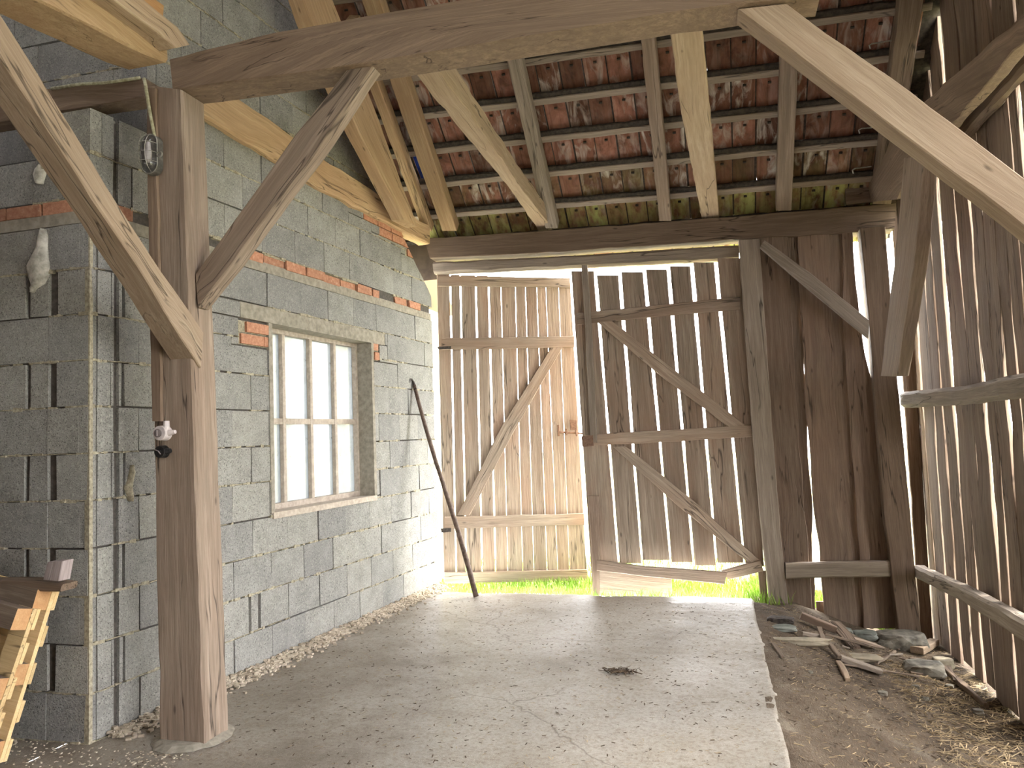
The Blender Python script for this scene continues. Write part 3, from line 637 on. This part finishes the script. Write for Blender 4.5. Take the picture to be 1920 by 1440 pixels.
timber('side_log', PX(1.68), [(2200, -170), (1990, 12), (1920, 76), (1786, 228)], [(2200, -110), (1990, 60), (1920, 126), (1800, 262)], .08, M['beam'], 'thin dark log behind the right plate beam', 'timber beam', cham=.02)
mb = MB()
lv = [452, 600, 750, 900, 1050, 1186]
BD = [([1420, 1430, 1440, 1453, 1462, 1472], [1478, 1485, 1492, 1505, 1517, 1526], 0),
      ([1472, 1476, 1484, 1493, 1508, 1519], [1500, 1505, 1511, 1519, 1526, 1530], .03),
      ([1496, 1502, 1511, 1522, 1537, 1549], [1556, 1558, 1566, 1578, 1600, 1608], .0),
      ([1550, 1552, 1560, 1572, 1592, 1598], [1582, 1584, 1592, 1604, 1614, 1623], .03),
      ([1579, 1581, 1589, 1601, 1611, 1621], [1599, 1610, 1640, 1660, 1672, 1682], .0)]
def densify(vals, n=24):
    out = []
    for i in range(n + 1):
        t = i / n * (len(vals) - 1); k = min(int(t), len(vals) - 2); out.append(vals[k] + (vals[k + 1] - vals[k]) * (t - k))
    return out
for q, (L_, R_, o) in enumerate(BD):
    y = densify(lv); Lx = densify(L_); Rx = densify(R_)
    A = [(Lx[i] + 4.5 * nz(i * .35, q * 5, 1), y[i]) for i in range(len(y))]; B = [(Rx[i] + 4.5 * nz(i * .35, q * 5 + 2, 1), y[i]) for i in range(len(y))]
    if q == 4: A = [(a, b - 8) for a, b in A]; B = [(a, b - 8) for a, b in B]
    mb.face(PY(7.31), [(A[0][0] - 1, 425)] + A, [(B[0][0] - 1, 425)] + B, .025, o, wob=.003, edge=.004, cham=.003, step=.08)
mb.face(PY(7.36), [(1530, 1128), (1533, 1178)], [(1553, 1128), (1556, 1178)], .02)
mb.loft([Vector((1.66, 7.36, -.5)), Vector((1.68, 7.36, 4))], [Vector((1.76, 7.36, -.5)), Vector((1.8, 7.36, 4))], (0, 1, 0), .03)
mb.box((1.3, 7.34, 3.5), (1, 0, 0), (0, 1, 0), (0, 0, 1), .6, .03, .7, 0, .2)
tag(mb.build('wall_right', M['bark']), 'waney brown boards between the door post and the corner post', 'wall', kind='structure')
# ------------------------------------------------------------------ slatted right wall
mb = MB(); WX = PX(1.78)
gaps = [(1704, 9), (1722, 5), (1741, 4), (1758, 3), (1777, 6), (1797, 2), (1814, 2), (1838, 3), (1858, 2), (1879, 2), (1902, 4), (1925, 3)]
ys = [(WX.at(x, 640).y, .005 + .009 * w) for x, w in gaps]
edges = [(7.42, 0.0)] + [(y, w) for y, w in ys]
y = ys[-1][0]
while y > 1.6: y -= random.uniform(.13, .21); edges.append((y, random.choice((.03, .05, .07))))
def rboard(y0, y1, z0, z1, q, x=1.78):
    """waney board between depths y0 > y1"""
    A, B = [], []; n = 34; skew = random.uniform(-.02, .02)
    for i in range(n + 1):
        z = z0 + (z1 - z0) * i / n
        A.append(Vector((x, y0 + .05 * nz(z * .9, q, 0) + .012 * nz(z * 5, q, 4) + skew * (z - 1), z)))
        B.append(Vector((x, y1 + .05 * nz(z * .9, q + 50, 0) + .012 * nz(z * 5, q + 50, 4) + skew * (z - 1), z)))
    mb.loft(A, B, (1, 0, 0), .024, wob=.004, edge=.004, cham=.003, step=.16)
for q in range(len(edges) - 1):
    y0 = edges[q][0] - edges[q][1] / 2; y1 = edges[q + 1][0] + edges[q + 1][1] / 2
    rboard(y0, y1, ground_z(1.8, 5) + random.uniform(-.06, .05), 3.62 + random.uniform(0, .1), q * 3.7, 1.78 + random.uniform(-.006, .006))
y = 7.5; q = 100
while y > 2.4:      # gable boards above, set a little behind and closer together
    w = random.uniform(.15, .22); rboard(y, y - w - .05, 3.4, min(9.2, roof_z(1.8, y - w - .06, .3)), q, 1.83 + (.01 if q % 2 else 0)); y -= w; q += 1
tag(mb.build('wall_right', M['bark']), 'slatted right wall of waney brown boards with daylight in the gaps', 'wall', kind='structure')
timber('upper_rail', PX(1.63), [(1688, 735), (1800, 724), (1913, 698), (2250, 612)], [(1690, 765), (1800, 759), (1920, 744), (2250, 692)], .1, M['grey'], 'round grey rail across the slatted wall at eye level', 'rail', cham=.03, wob=.008)
timber('lower_rail', PX(1.62), [(1712, 1060), (1800, 1100), (1920, 1165), (2250, 1350)], [(1714, 1084), (1800, 1128), (1920, 1206), (2250, 1440)], .1, M['grey'], 'low grey rail along the foot of the slatted wall', 'rail', cham=.02, wob=.006)
# unseen right side near the viewer, added around an opening sized for the light
mb = MB(); quad(mb, (1.86, 2.9, 3.5), (1.86, -5, 3.5), (1.86, -5, 4.5), (1.86, 2.9, 9)); quad(mb, (1.86, .6, -.5), (1.86, -5, -.5), (1.86, -5, 3.5), (1.86, .6, 3.5))
tag(mb.build('wall_right', M['shell']), 'unseen boarding near the viewer, added around an opening sized for light from the right', 'wall', kind='structure')
# ------------------------------------------------------------------ doors
def door(name, plane, label, boards, rails, braces, mats, off=.0):
    d = empty(name, tuple(plane.at(*boards[0][1][-1]))); tag(d, label, 'door', kind='structure')
    mb = MB()
    for A, B in boards: mb.face(plane, A, B, .022, .03, wob=.002, edge=.0015, cham=.002, step=.15)
    mb.build('board_panel', mats, d)
    for A, B in rails: mb = MB(); mb.face(plane, A, B, .028, .0, wob=.002, cham=.004); mb.build('rail', mats, d)
    for A, B in braces: mb = MB(); mb.face(plane, A, B, .026, .002, wob=.002, cham=.004); mb.build('brace', mats, d)
    return d
HL = Vector((-2.71, 7.4, 0)); HR = Vector((-1.38, 7.92, 0)); dn = Vector((-(HR - HL).y, (HR - HL).x, 0)).normalized(); LEAF = Plane(HL, dn)
tg = [819, 844, 863, 892, 916, 939, 966, 985, 1006, 1023, 1047, 1069]      # gap positions in the top row
bg = [833, 856, 875, 905, 930, 953, 981, 1002, 1027, 1047, 1069, 1101]
gw = [0, 1.5, 1.5, 1.6, 1.6, .7, .7, .8, .7, .6, .5, 0]
boards = []
for k in range(11):
    t0, t1, b0, b1 = tg[k] + gw[k], tg[k + 1] - gw[k + 1], bg[k] + gw[k], bg[k + 1] - gw[k + 1]
    ft = 514 + 12 * k / 11; fb = 1092 - 4 * k / 11
    boards.append(([(t0, ft), (b0, fb)], [(t1, ft), (b1, fb)]))
rl = [([(821, 517), (1069, 521)], [(821, 536), (1070, 539)]), ([(828, 634), (1077, 630)], [(828, 656), (1077, 651)]),
      ([(834, 969), (1095, 963)], [(834, 992), (1096, 984)]), ([(833, 1074), (1101, 1068)], [(834, 1094), (1102, 1089)])]
d1 = door('door_1', LEAF, 'left door leaf standing slightly open outwards, lit pale along its right side', boards, rl, [([(1034, 651), (940, 800), (858, 966)], [(1055, 651), (962, 812), (880, 967)])], M['door'])
mb = MB(); mb.face(LEAF, [(1045, 797), (1046, 818)], [(1049, 797), (1050, 818)], .012, -.03); mb.face(LEAF, [(1050, 808), (1092, 811)], [(1050, 812), (1092, 815)], .012, -.035)
mb.face(LEAF, [(1068, 787), (1069, 806)], [(1082, 788), (1083, 807)], .006, -.01); mb.face(LEAF, [(1060, 804), (1061, 816)], [(1063, 804), (1064, 816)], .01, -.04)
mb.face(LEAF, [(1079, 806), (1080, 818)], [(1082, 806), (1083, 818)], .01, -.04)
la = mb.build('latch', M['rust'], d1); la['label'] = 'rusty iron bolt and plate'
mb = MB(); mb.face(LEAF, [(819, 650), (822, 655)], [(846, 649), (846, 654)], .006, -.01); hg = mb.build('hinge', M['iron'], d1)
mb = MB(); mb.face(LEAF, [(826, 991), (828, 999)], [(846, 990), (846, 997)], .006, -.01); mb.build('hinge', M['iron'], d1)
# right leaf, closed against the door post
D2 = PY(7.3)
tops = [(1071, 508), (1116, 510), (1162, 503), (1208, 501), (1253, 496), (1297, 491), (1342, 486), (1388, 486)]
bots = [(1112, 1117), (1160, 1053), (1204, 1056), (1258, 1058), (1301, 1061), (1344, 1061), (1396, 1058), (1438, 1130)]
boards = []
for k in range(7):
    wt = 3.2 if k else 0; w2 = 3.2 if k < 6 else 0; wm = 1.6
    t0, t1, b0, b1 = tops[k], tops[k + 1], bots[k], bots[k + 1]
    n = 10; A = []; B = []
    yb = [1116, 1056, 1050, 1054, 1060, 1055, 1062][k]; yt0 = [508, 516, 510, 505, 499, 492, 484][k]
    bxl = t0[0] + (b0[0] - t0[0]) * (yb - t0[1]) / max(1, b0[1] - t0[1]); bxr = t1[0] + (b1[0] - t1[0]) * (yb - t1[1]) / max(1, b1[1] - t1[1])
    for i in range(n + 1):
        t = i / n; g = (3.0 * (1 - t) + 1.8 * t) * (1 + .5 * nz(t * 4, k, 0))
        A.append((t0[0] + (bxl - t0[0]) * t + (g if k else 0), yt0 + (yb - yt0) * t)); B.append((t1[0] + (bxr - t1[0]) * t - (g if k < 6 else 0), yt0 + (yb - yt0) * t))
    boards.append((A, B))
rails = [([(1080, 587), (1240, 571), (1388, 556)], [(1082, 609), (1240, 593), (1388, 580)]), ([(1097, 815), (1250, 806), (1408, 797)], [(1098, 836), (1250, 829), (1410, 819)])]
d2 = door('door_2', D2, 'right door leaf of dark boards, closed, with two diagonal braces and a broken bottom', boards, rails,
          [([(1143, 598), (1260, 690), (1398, 797)], [(1120, 604), (1240, 706), (1372, 805)]), ([(1172, 836), (1290, 930), (1424, 1050)], [(1150, 838), (1270, 948), (1404, 1056)])], M['door'])
mb = MB(); mb.face(D2, [(1090, 497), (1098, 640), (1107, 830)], [(1101, 497), (1110, 640), (1119, 830)], .05, -.04, cham=.005); st = mb.build('edge_post', M['grey'], d2); st['label'] = 'dark square batten down the meeting edge'
mb = MB(); mb.face(D2, [(1102, 930), (1114, 1117)], [(1122, 930), (1124, 1117)], .04, -.02); mb.build('edge_board', M['bark'], d2)
mb = MB(); mb.face(D2, [(1119, 1050), (1200, 1061), (1364, 1073)], [(1119, 1070), (1200, 1080), (1358, 1096)], .035, -.1, cham=.006); bk = mb.build('rail', M['door'], d2); bk['label'] = 'broken bottom rail hanging loose at its right end'
mb = MB(); mb.face(D2, [(1352, 1070), (1425, 1050)], [(1366, 1087), (1432, 1071)], .03, -.01); st2 = mb.build('rail', M['door'], d2); st2['label'] = 'stub of the bottom rail at the hinge side'
mb = MB(); mb.face(D2, [(1120, 1064), (1259, 1078)], [(1123, 1117), (1260, 1121)], .02, -.01, cham=.002); kp = mb.build('kick_board', M['door'], d2); kp['label'] = 'wide plain board patched on at the bottom left'
mb = MB(); mb.face(D2, [(1421, 1072), (1427, 1134)], [(1436, 1070), (1440, 1134)], .03, 0); mb.build('edge_board', M['bark'], d2)
mb = MB(); mb.face(D2, [(1090, 818), (1092, 838)], [(1112, 816), (1113, 836)], .01, -.04); rb = mb.build('hinge_strap', M['rust'], d2); rb['label'] = 'rusty iron strap on the middle rail'
# small pale patch of wall closing the corner left of the doors
# ------------------------------------------------------------------ pole leaning on the wall
pb = PZ(0).at(893, 1121); pt = BLOCK.at(773, 722, .0) + WALL_N * .03
pb.z = .01
ph = empty('hooked_pole', tuple(pb)); tag(ph, 'long dark hooked pole leaning on the block wall beside the left door leaf', 'pole')
mb = MB(); pts = []; rr = []
for i in range(15):
    t = i / 14; p = pb.lerp(pt, t) + Vector((.012 * math.sin(t * 5), .01 * math.sin(t * 7), -.03 * math.sin(t * math.pi))); p.z = max(p.z, .0); pts.append(p); rr.append(.026 - .008 * t)
mb.tube(pts, rr, 10); mb.build('shaft', M['grip'], ph, True)
mb = MB(); e = pts[-1]; dr = (pts[-1] - pts[-2]).normalized()
mb.tube([e - dr * .05, e + dr * .03, e + dr * .06 - WALL_E * .02, e + dr * .06 - WALL_E * .05, e + dr * .02 - WALL_E * .075], [.02, .012, .008, .006, .003], 8); mb.build('hook', M['iron'], ph, True)
# ------------------------------------------------------------------ bulkhead lamp and cables
lp = PY(3.27).at(287, 292); lamp = empty('bulkhead_lamp', tuple(lp + Vector((0, 0, -.11)))); tag(lamp, 'oval caged bulkhead lamp with clear glass on the foreground post', 'lamp')
def capsule(mb, c, rx, hz, y0, y1, inset=0, seg=10, mat=0, dome=False):
    """upright capsule outline in XZ extruded along Y (toward the viewer is -Y)"""
    out = []
    for k in range(seg + 1): t = math.pi * k / seg; out.append((math.cos(t), math.sin(t), 1))
    for k in range(seg + 1): t = math.pi + math.pi * k / seg; out.append((math.cos(t), math.sin(t), -1))
    layers = [(y0, 1.0), (y1, 1.0 - inset)] if not dome else [(y0 + (y1 - y0) * math.sin(a), math.cos(a)) for a in [i * math.pi / 2 / 6 for i in range(6)] + [1.5]]
    vs = []; n = len(out)
    for (yy, s) in layers:
        for (a, b, g) in out: vs.append(c + Vector((a * rx * s, yy, b * rx * s + g * (hz - rx) * (1 if not dome else (.75 + .25 * s)))))
    fs = []
    for i in range(len(layers) - 1):
        for k in range(n): k2 = (k + 1) % n; fs.append((i * n + k, i * n + k2, (i + 1) * n + k2, (i + 1) * n + k))
    fs.append(tuple(range(n))); fs.append(tuple((len(layers) - 1) * n + k for k in range(n - 1, -1, -1)))
    mb.add(vs, fs, vs, .5, mat)
mb = MB(); capsule(mb, lp, .052, .11, .015, -.025, .06); mb.build('housing', M['hull'], lamp)
mb = MB(); capsule(mb, lp, .044, .1, -.02, -.075, dome=True); mb.build('glass_cover', M['lampglass'], lamp, True)
mb = MB(); mb.tube([lp + Vector((0, -.035, z)) for z in (-.05, -.03, 0, .03, .06)], [.008, .017, .019, .014, .011], 10); mb.build('bulb', M['ceramic'], lamp, True)
mb = MB()
ring = [lp + Vector((.05 * math.cos(t), -.028, .05 * math.sin(t) + (.056 if math.sin(t) > 0 else -.056))) for t in [i * math.pi / 12 for i in range(25)]]
mb.tube(ring, .003, 6); 
for dx in (-.02, .02): mb.tube([lp + Vector((dx * (1 if abs(s) < 1.3 else .8), -.03 - .055 * math.cos(s), .1 * math.sin(s))) for s in [-1.5 + 3.0 * i / 10 for i in range(11)]], .0017, 6)
for z in (-.05, .0, .05): mb.tube([lp + Vector((.048 * math.sin(s), -.03 - .052 * math.cos(s), z)) for s in [-1.55 + 3.1 * i / 10 for i in range(11)]], .0017, 6)
mb.build('wire_guard', M['guard'], lamp)
mb = MB(); mb.tube([lp + Vector((.05 + .016 * (1 - math.cos(t)), -.03, -.012 + .014 * math.sin(t))) for t in [i * math.pi / 8 for i in range(17)]], .0035, 6); mb.build('clamp_lug', M['guard'], lamp)
mb = MB(); p = PY(3.27)
mb.tube([p.at(270, 147), p.at(273, 160), p.at(280, 205), p.at(290, 257)], [.009] * 4, 8); tag(mb.build('lamp_cable', M['cable'], smooth=True), 'pale dusty cable running down the post into the caged lamp', 'cable')
mb = MB(); p = PY(3.34); mb.tube([p.at(97, 166), p.at(150, 158), p.at(200, 155), p.at(262, 146)], [.009] * 4, 8); tag(mb.build('wall_cable', M['cable'], smooth=True), 'pale cable lying along the dark horizontal beam left of the post', 'cable')
mb = MB(); p = PY(3.2); mb.tube([p.at(79, 285), p.at(80, 300), p.at(80, 316)], [.006] * 3, 8); tag(mb.build('wall_cable', M['cable'], smooth=True), 'short cable stub above the small filler blob at the top left', 'cable')
# rotary switch
sp = PY(3.28).at(306, 812); sw = empty('rotary_switch', tuple(sp + Vector((0, 0, -.04)))); tag(sw, 'round greyish white switch with a cable neck on the front of the post', 'switch')
def disc(mb, c, r, y0, y1, seg=20, r2=None):
    r2 = r2 or r; vs = [c + Vector((math.cos(2 * math.pi * k / seg) * r, y0, math.sin(2 * math.pi * k / seg) * r)) for k in range(seg)] + [c + Vector((math.cos(2 * math.pi * k / seg) * r2, y1, math.sin(2 * math.pi * k / seg) * r2)) for k in range(seg)]
    fs = [(k, (k + 1) % seg, seg + (k + 1) % seg, seg + k) for k in range(seg)] + [tuple(range(seg)), tuple(range(2 * seg - 1, seg - 1, -1))]; mb.add(vs, fs, vs, .5)
mb = MB(); disc(mb, sp, .041, .02, -.03, 24, .037); mb.tube([sp + Vector((.02, .0, .02)), sp + Vector((.02, 0, .062))], [.017, .015], 12); mb.tube([sp + Vector((.03, .0, .0)), sp + Vector((.074, 0, .004))], [.018, .010], 12); mb.build('housing', M['ceramic'], sw)
mb = MB(); disc(mb, sp + Vector((-.006, 0, 0)), .022, -.031, -.035); kk = mb.build('dial', M['cover'], sw); kk['label'] = 'grey round dial'
mb = MB(); mb.box(sp + Vector((-.009, -.045, -.016)), (1, 0, 0), (0, 1, 0), (0, 0, 1), .006, .012, .032); mb.build('knob', M['cover'], sw)
sp2 = PY(3.285).at(306, 847); so = empty('socket', tuple(sp2 + Vector((0, 0, -.03)))); tag(so, 'black flap socket right below the round white switch', 'socket')
mb = MB(); disc(mb, sp2 + Vector((-.004, 0, 0)), .033, .016, -.025, 20, .03); mb.tube([sp2 + Vector((.0, -.004, 0)), sp2 + Vector((.045, 0, .004))], [.024, .012], 12); mb.build('housing', M['black'], so)
mb = MB(); mb.tube([sp2 + Vector((-.028, -.028, .012)), sp2 + Vector((-.005, -.03, .004)), sp2 + Vector((.006, -.028, -.012))], .003, 6); mb.build('flap', M['cover'], so)
# ------------------------------------------------------------------ pallets
def pallet(T, Bm, label, lgth=1.2, right=0.0):
    """T: top right corner, Bm: bottom right corner of the deck edge; runs away to the left"""
    root = empty('pallet', tuple(Bm)); tag(root, label, 'pallet', 'pallets leaning by the block wall')
    S = (Bm - T); W = S.length; S.normalize(); X = Vector((-1, 0, 0)); X = (X - S * X.dot(S)).normalized(); N = X.cross(S).normalized()
    if N.y > 0: N = -N      # N points toward the viewer
    wds = [.1, .1, .1, .1, .1]; gap = (W - sum(wds)) / 4; s = 0
    for w in wds:
        mb = MB(); mb.box(T + S * s - N * .022 - X * .0, X, N, S, lgth, .02, w, 0, None, .001); mb.build('deck_board', M['pallet'], root); s += w + gap
    for k in range(3):
        mb = MB(); mb.box(T + X * (lgth - .145) * k / 2 + S * 0, X, N, S, .1 if k == 0 else .145, .022, W, 0, None, .001); mb.build('stringer_board', M['pallet'], root)
    for j in range(3):
        mb = MB(); mb.box(T + X * .004 + S * ((W - .1) * j / 2) + N * .022, X, N, S, lgth - .01, .085, .1, 0, .3, .001); mb.m[-6] = 1; b = mb.build('bearer', [M['stick'], M['blockend']], root)
        b['label'] = 'brown bearer with orange end grain'
    return root
PP = lambda px, py, y: PY(y).at(px, py)
T1 = PP(106, 1106, 3.10); B1 = PP(6, 1404, 2.93); B1.z = .02
pallet(T1, B1, 'yellow pine pallet nearest the block wall, leaning steeply')
T2 = PP(70, 1142, 2.99); B2 = T2 + (B1 - T1); B2.z = .02
pallet(T2, B2, 'yellow pine pallet at the left edge, leaning on the other pallet')
mb = MB(); a = PP(-150, 1080, 3.08); 
mb.face(PY(3.0), [(-200, 1090), (40, 1088), (116, 1096)], [(-200, 1112), (40, 1108), (112, 1110)], .1, wob=.002)
tag(mb.build('plank', M['beam']), 'dark plank lying across the tops of the pallets', 'plank')
mb = MB(); mb.face(PY(2.98), [(88, 1054), (80, 1087)], [(118, 1052), (110, 1090)], .07, wob=.0015, cham=.003)
tag(mb.build('timber_offcut', M['pink']), 'short pinkish grey timber offcut standing on the dark plank', 'wood block')
# ------------------------------------------------------------------ rubble in the right rear corner
def G(px, py, lift=0.0):
    d = ray(px, py); z = -.3
    for _ in range(12):
        p = EYE + d * ((z + lift - EYE.z) / d.z); z = dirt_z(min(p.x, 1.78), p.y) if p.x > .25 else 0.0
    return p
RS = 'scraps of wood in the rubble by the corner post'
def stick(p1, p2, w, h, label, mat='stick', lift=.01, lift2=None, name='wood_scrap', cat='wood scrap', bend=.0):
    a = G(*p1) + Z1 * lift; b = G(*p2) + Z1 * (lift if lift2 is None else lift2); d = (b - a).normalized(); sd = d.cross(Z1).normalized(); up = sd.cross(d).normalized()
    m = (a + b) / 2 + sd * bend; mb = MB()
    mb.loft([a - sd * w / 2, m - sd * w * .55, b - sd * w * .35], [a + sd * w / 2, m + sd * w * .5, b + sd * w * .4], up, h, wob=.003, edge=.005, cham=.004, step=.05)
    return tag(mb.build(name, M[mat]), label, cat)
def stone(c, r, label, mat='stone', name='stone', cat='stone', seed=0, flat=.5):
    mb = MB(); bm = bmesh.new(); bmesh.ops.create_icosphere(bm, subdivisions=3, radius=1)
    vs = []
    for v in bm.verts:
        p = v.co.copy(); k = 1 + .25 * nz(p.x * 1.5 + seed, p.y * 1.5, p.z * 1.5) + .06 * nz(p.x * 6, p.y * 6 + seed, p.z * 6)
        p = Vector((max(-.78, min(.78, p.x)) * r[0], max(-.78, min(.78, p.y)) * r[1], max(-.7, min(.6, p.z)) * r[2])) * k; vs.append(c + p + Z1 * r[2] * flat)
    fs = [tuple(v.index for v in f.verts) for f in bm.faces]; bm.free(); mb.add(vs, fs, vs, .5); return tag(mb.build(name, M[mat], smooth=False), label, cat)
stone(G(1688, 1212), (.24, .16, .10), 'broad grey stone block at the foot of the corner post', seed=1)
stone(G(1733, 1262), (.17, .14, .07), 'flat grey stone half sunk in the dirt in front of the corner post', seed=5)
stone(G(1768, 1250), (.09, .08, .06), 'small whitish stone beside the slatted wall', 'pale', seed=9)
stone(G(1467, 1180), (.13, .09, .022), 'grey green slate at the slab edge in front of the door post', 'slate', 'slate_piece', 'slate', 3)
stone(G(1463, 1168), (.12, .06, .04), 'dark flat stone under the foot of the door post', 'iron', 'stone', 'stone', 4)
stone(G(1622, 1196), (.12, .09, .05), 'bluish grey slab leaning beside the broad stone', 'slate', 'slate_piece', 'slate', 12)
stone(G(1579, 1186), (.09, .06, .03), 'small bluish slate piece against the rear boards', 'slate', 'slate_piece', 'slate', 15)
stone(G(1490, 1206), (.30, .06, .03), 'long pale stone strip lying along the rubble edge', 'pale', 'stone', 'stone', 22)
stone(G(1722, 1220), (.09, .05, .04), 'black lump behind the wooden wedge', 'black', 'lump', 'lump', 31)
stone(G(1608, 1140 + 95, 0), (.20, .09, .02), 'pale flat slab in the middle of the wood scraps', 'pale', 'stone', 'stone', 40)
for k, (x, y, s) in enumerate([(1716, 1290, .03), (1655, 1303, .035), (1735, 1313, .03), (1590, 1250, .02), (1780, 1290, .035), (1520, 1262, .018), (1834, 1338, .04)]):
    stone(G(x, y), (s, s * .8, s * .6), ['pebble right of the flat sunken stone', 'pebble in the middle of the dirt strip', 'low pebble nearer the slatted wall', 'tiny pebble by the crossed sticks', 'pebble at the foot of the slatted wall', 'tiny pebble near the slab edge', 'larger pebble at the lower right by the boards'][k], 'stone', 'pebble', 'pebble', 50 + k)
stick((1500, 1166), (1566, 1194), .06, .05, 'dark curved bark slab against the rear boards', 'bark', .03)
stick((1565, 1186), (1606, 1222), .10, .02, 'jagged red brown plank tilted up in the rubble', 'bark', .07, .02)
stick((1590, 1205), (1650, 1222), .15, .02, 'broken red brown board beneath the broad stone', 'door', .03)
stick((1546, 1206), (1628, 1228), .025, .02, 'straight grey lath lying on top of the rubble', 'stick', .06)
stick((1537, 1193), (1549, 1222), .035, .025, 'short pale stick standing at the left of the rubble', 'stick', .05, .03)
stick((1556, 1219), (1575, 1244), .035, .025, 'short brown stick between the two pale sticks', 'stick', .03)
stick((1573, 1246), (1591, 1281), .04, .02, 'pale flat stick pointing toward the viewer at the front of the rubble', 'tan', .01)
stick((1574, 1240), (1652, 1266), .09, .03, 'long weathered board at the front of the rubble', 'grey', .01)
stick((1577, 1250), (1724, 1273), .02, .012, 'long thin lath reaching right across the dirt', 'stick', .012)
stick((1643, 1250), (1678, 1226), .025, .018, 'small stick lying diagonally before the broad stone', 'stick', .01)
stick((1720, 1228), (1752, 1211), .10, .05, 'pale wooden wedge beside the black lump', 'tan', .01)
stick((1450, 1210), (1468, 1236), .03, .012, 'thin chip of wood lying alone near the slab edge', 'stick', .006)
stick((1500, 1196), (1556, 1206), .05, .03, 'grey weathered stick under the dark bark slab', 'grey', .02)
stick((1778, 1256), (1792, 1284), .03, .015, 'small lath leaning by the whitish stone', 'stick', .02)
stick((1768, 1256), (1850, 1330), .035, .04, 'dark ground board along the foot of the slatted wall', 'beam', .0)
for k in range(14):
    x0 = random.uniform(1490, 1760); y0 = 1180 + (x0 - 1490) * .22 + random.uniform(-5, 45); a0 = random.uniform(-.5, .7); ln = random.uniform(10, 26)
    stick((x0, y0), (x0 + ln * math.cos(a0), y0 + ln * math.sin(a0) * .5), random.uniform(.01, .022), .01, 'small splinter of wood among the rubble by the corner post', random.choice(('stick', 'grey', 'bark')), .012, name='splinter', cat='splinter')['group'] = 'splinters in the rubble'
mb = MB(); a = G(1655, 1180) + Z1 * .06; mb.tube([a, a + Vector((.3, .02, 0))], [.055, .06], 14, jit=.04)
tag(mb.build('short_log', M['grey']), 'short log end lying before the corner post', 'log')
# ------------------------------------------------------------------ loose stuff on the ground
def scatter(name, n, place, size, mat, label, cat, long_=6.0, thick=.25):
    mb = MB()
    for _ in range(n):
        p = place(); 
        if p is None: continue
        l = random.uniform(.4, 1) * size; a = random.uniform(0, 6.3); e = Vector((math.cos(a), math.sin(a), random.uniform(-.1, .15))).normalized(); s = e.cross(Z1).normalized(); w = l / long_
        mb.box(Vector(p) - e * l / 2, e, s, Z1, l, w, w * thick, 0, random.random(), l * .03)
    return tag(mb.build(name, M[mat]), label, cat, kind='stuff')
def on_dirt():
    x = .28 + 1.5 * random.random() ** .7; y = random.uniform(3.2, 7.1); return (x, y, dirt_z(x, y) + .003)
def on_dirt_right():
    x = random.uniform(1.1, 1.78); y = random.uniform(3.6, 6.4); return (x, y, dirt_z(x, y) + .006)
def on_slab():
    x = random.uniform(-2.9, .22); y = random.uniform(2.9, 6.7) ; return (x, y, .004)
def on_left():
    x = random.uniform(-3.9, -2.5); y = 3.2 - abs(random.gauss(0, .25)); return (x, y, .004)
def wall_foot():
    u = random.uniform(.0, 4.0); o = abs(random.gauss(0, .07)); 
    if 0 < u < .1: return None
    p = WALL_A + WALL_E * u + WALL_N * (.01 + o); return (p.x, p.y, .002 + max(0, .03 - o * .25) * random.random())
scatter('straw_litter', 2600, on_dirt, .05, 'straw', 'pale straw bits strewn over the dirt strip', 'straw', 14)
scatter('straw_litter', 2200, on_dirt_right, .09, 'straw', 'thicker dry straw along the foot of the slatted wall', 'straw', 20)
scatter('wood_litter', 1500, on_dirt, .035, 'chip', 'dark wood crumbs strewn over the dirt strip', 'litter', 4)
scatter('floor_litter', 1300, on_slab, .022, 'chip', 'small dark specks of litter on the concrete slab', 'litter', 4)
scatter('floor_litter', 1300, on_slab, .03, 'straw', 'tiny pale straw bits on the concrete slab', 'litter', 12)
scatter('wall_rubble', 3600, wall_foot, .03, 'grit', 'crumbled mortar and grit heaped along the foot of the block wall', 'rubble', 1.6, .7)
scatter('floor_grit', 500, on_left, .012, 'grit', 'grit on the slab below the grooved block wall', 'rubble', 1.8, .6)
c0 = PZ(0).at(1163, 1261)
scatter('twig_clump', 90, lambda: (c0.x + random.gauss(0, .05), c0.y + random.gauss(0, .02), .006 + .012 * random.random()), .06, 'chip', 'small dark clump of twigs on the open slab', 'twig clump', 12, .8)
for (x, y, lb) in ((1075, 1323, 'small dark leaf scrap on the slab below the twig clump'), (720, 1368, 'dark crumb on the slab at the lower left'), (1031, 1355 + 6, 'flat dark scrap near the bottom of the slab')):
    pass
# ------------------------------------------------------------------ outside: neighbouring house seen through the window
hs = empty('house', (-8.2, 15, -.1)); tag(hs, 'pale yellow rendered house outside, seen blurred through the dusty panes', 'house')
mb = MB(); mb.box((-12.5, 14, -.2), (1, 0, 0), (0, 1, 0), (0, 0, 1), 5.2, 6, 5.2, 0, .5); mb.build('wall', M['housewall'], hs)
for (x, z) in ((-8.35, 1.5), (-10.6, 1.5)):
    mb = MB(); mb.box((x, 13.95, z), (1, 0, 0), (0, 1, 0), (0, 0, 1), .8, .06, .95, 0, .5); mb.build('window', M['bluegrey'], hs)
mb = MB(); mb.add([(-12.8, 13.7, 5.0), (-7.0, 13.7, 5.0), (-7.0, 17, 7.5), (-12.8, 17, 7.5), (-12.8, 20.3, 5), (-7, 20.3, 5)], [(0, 1, 2, 3), (3, 2, 5, 4)], [(0, 0, 0)] * 6, .5); mb.build('roof', M['tile'], hs)
for o in list(SC.objects):
    for k_ in ('wloc', 'root_mesh'):
        if k_ in o: del o[k_]
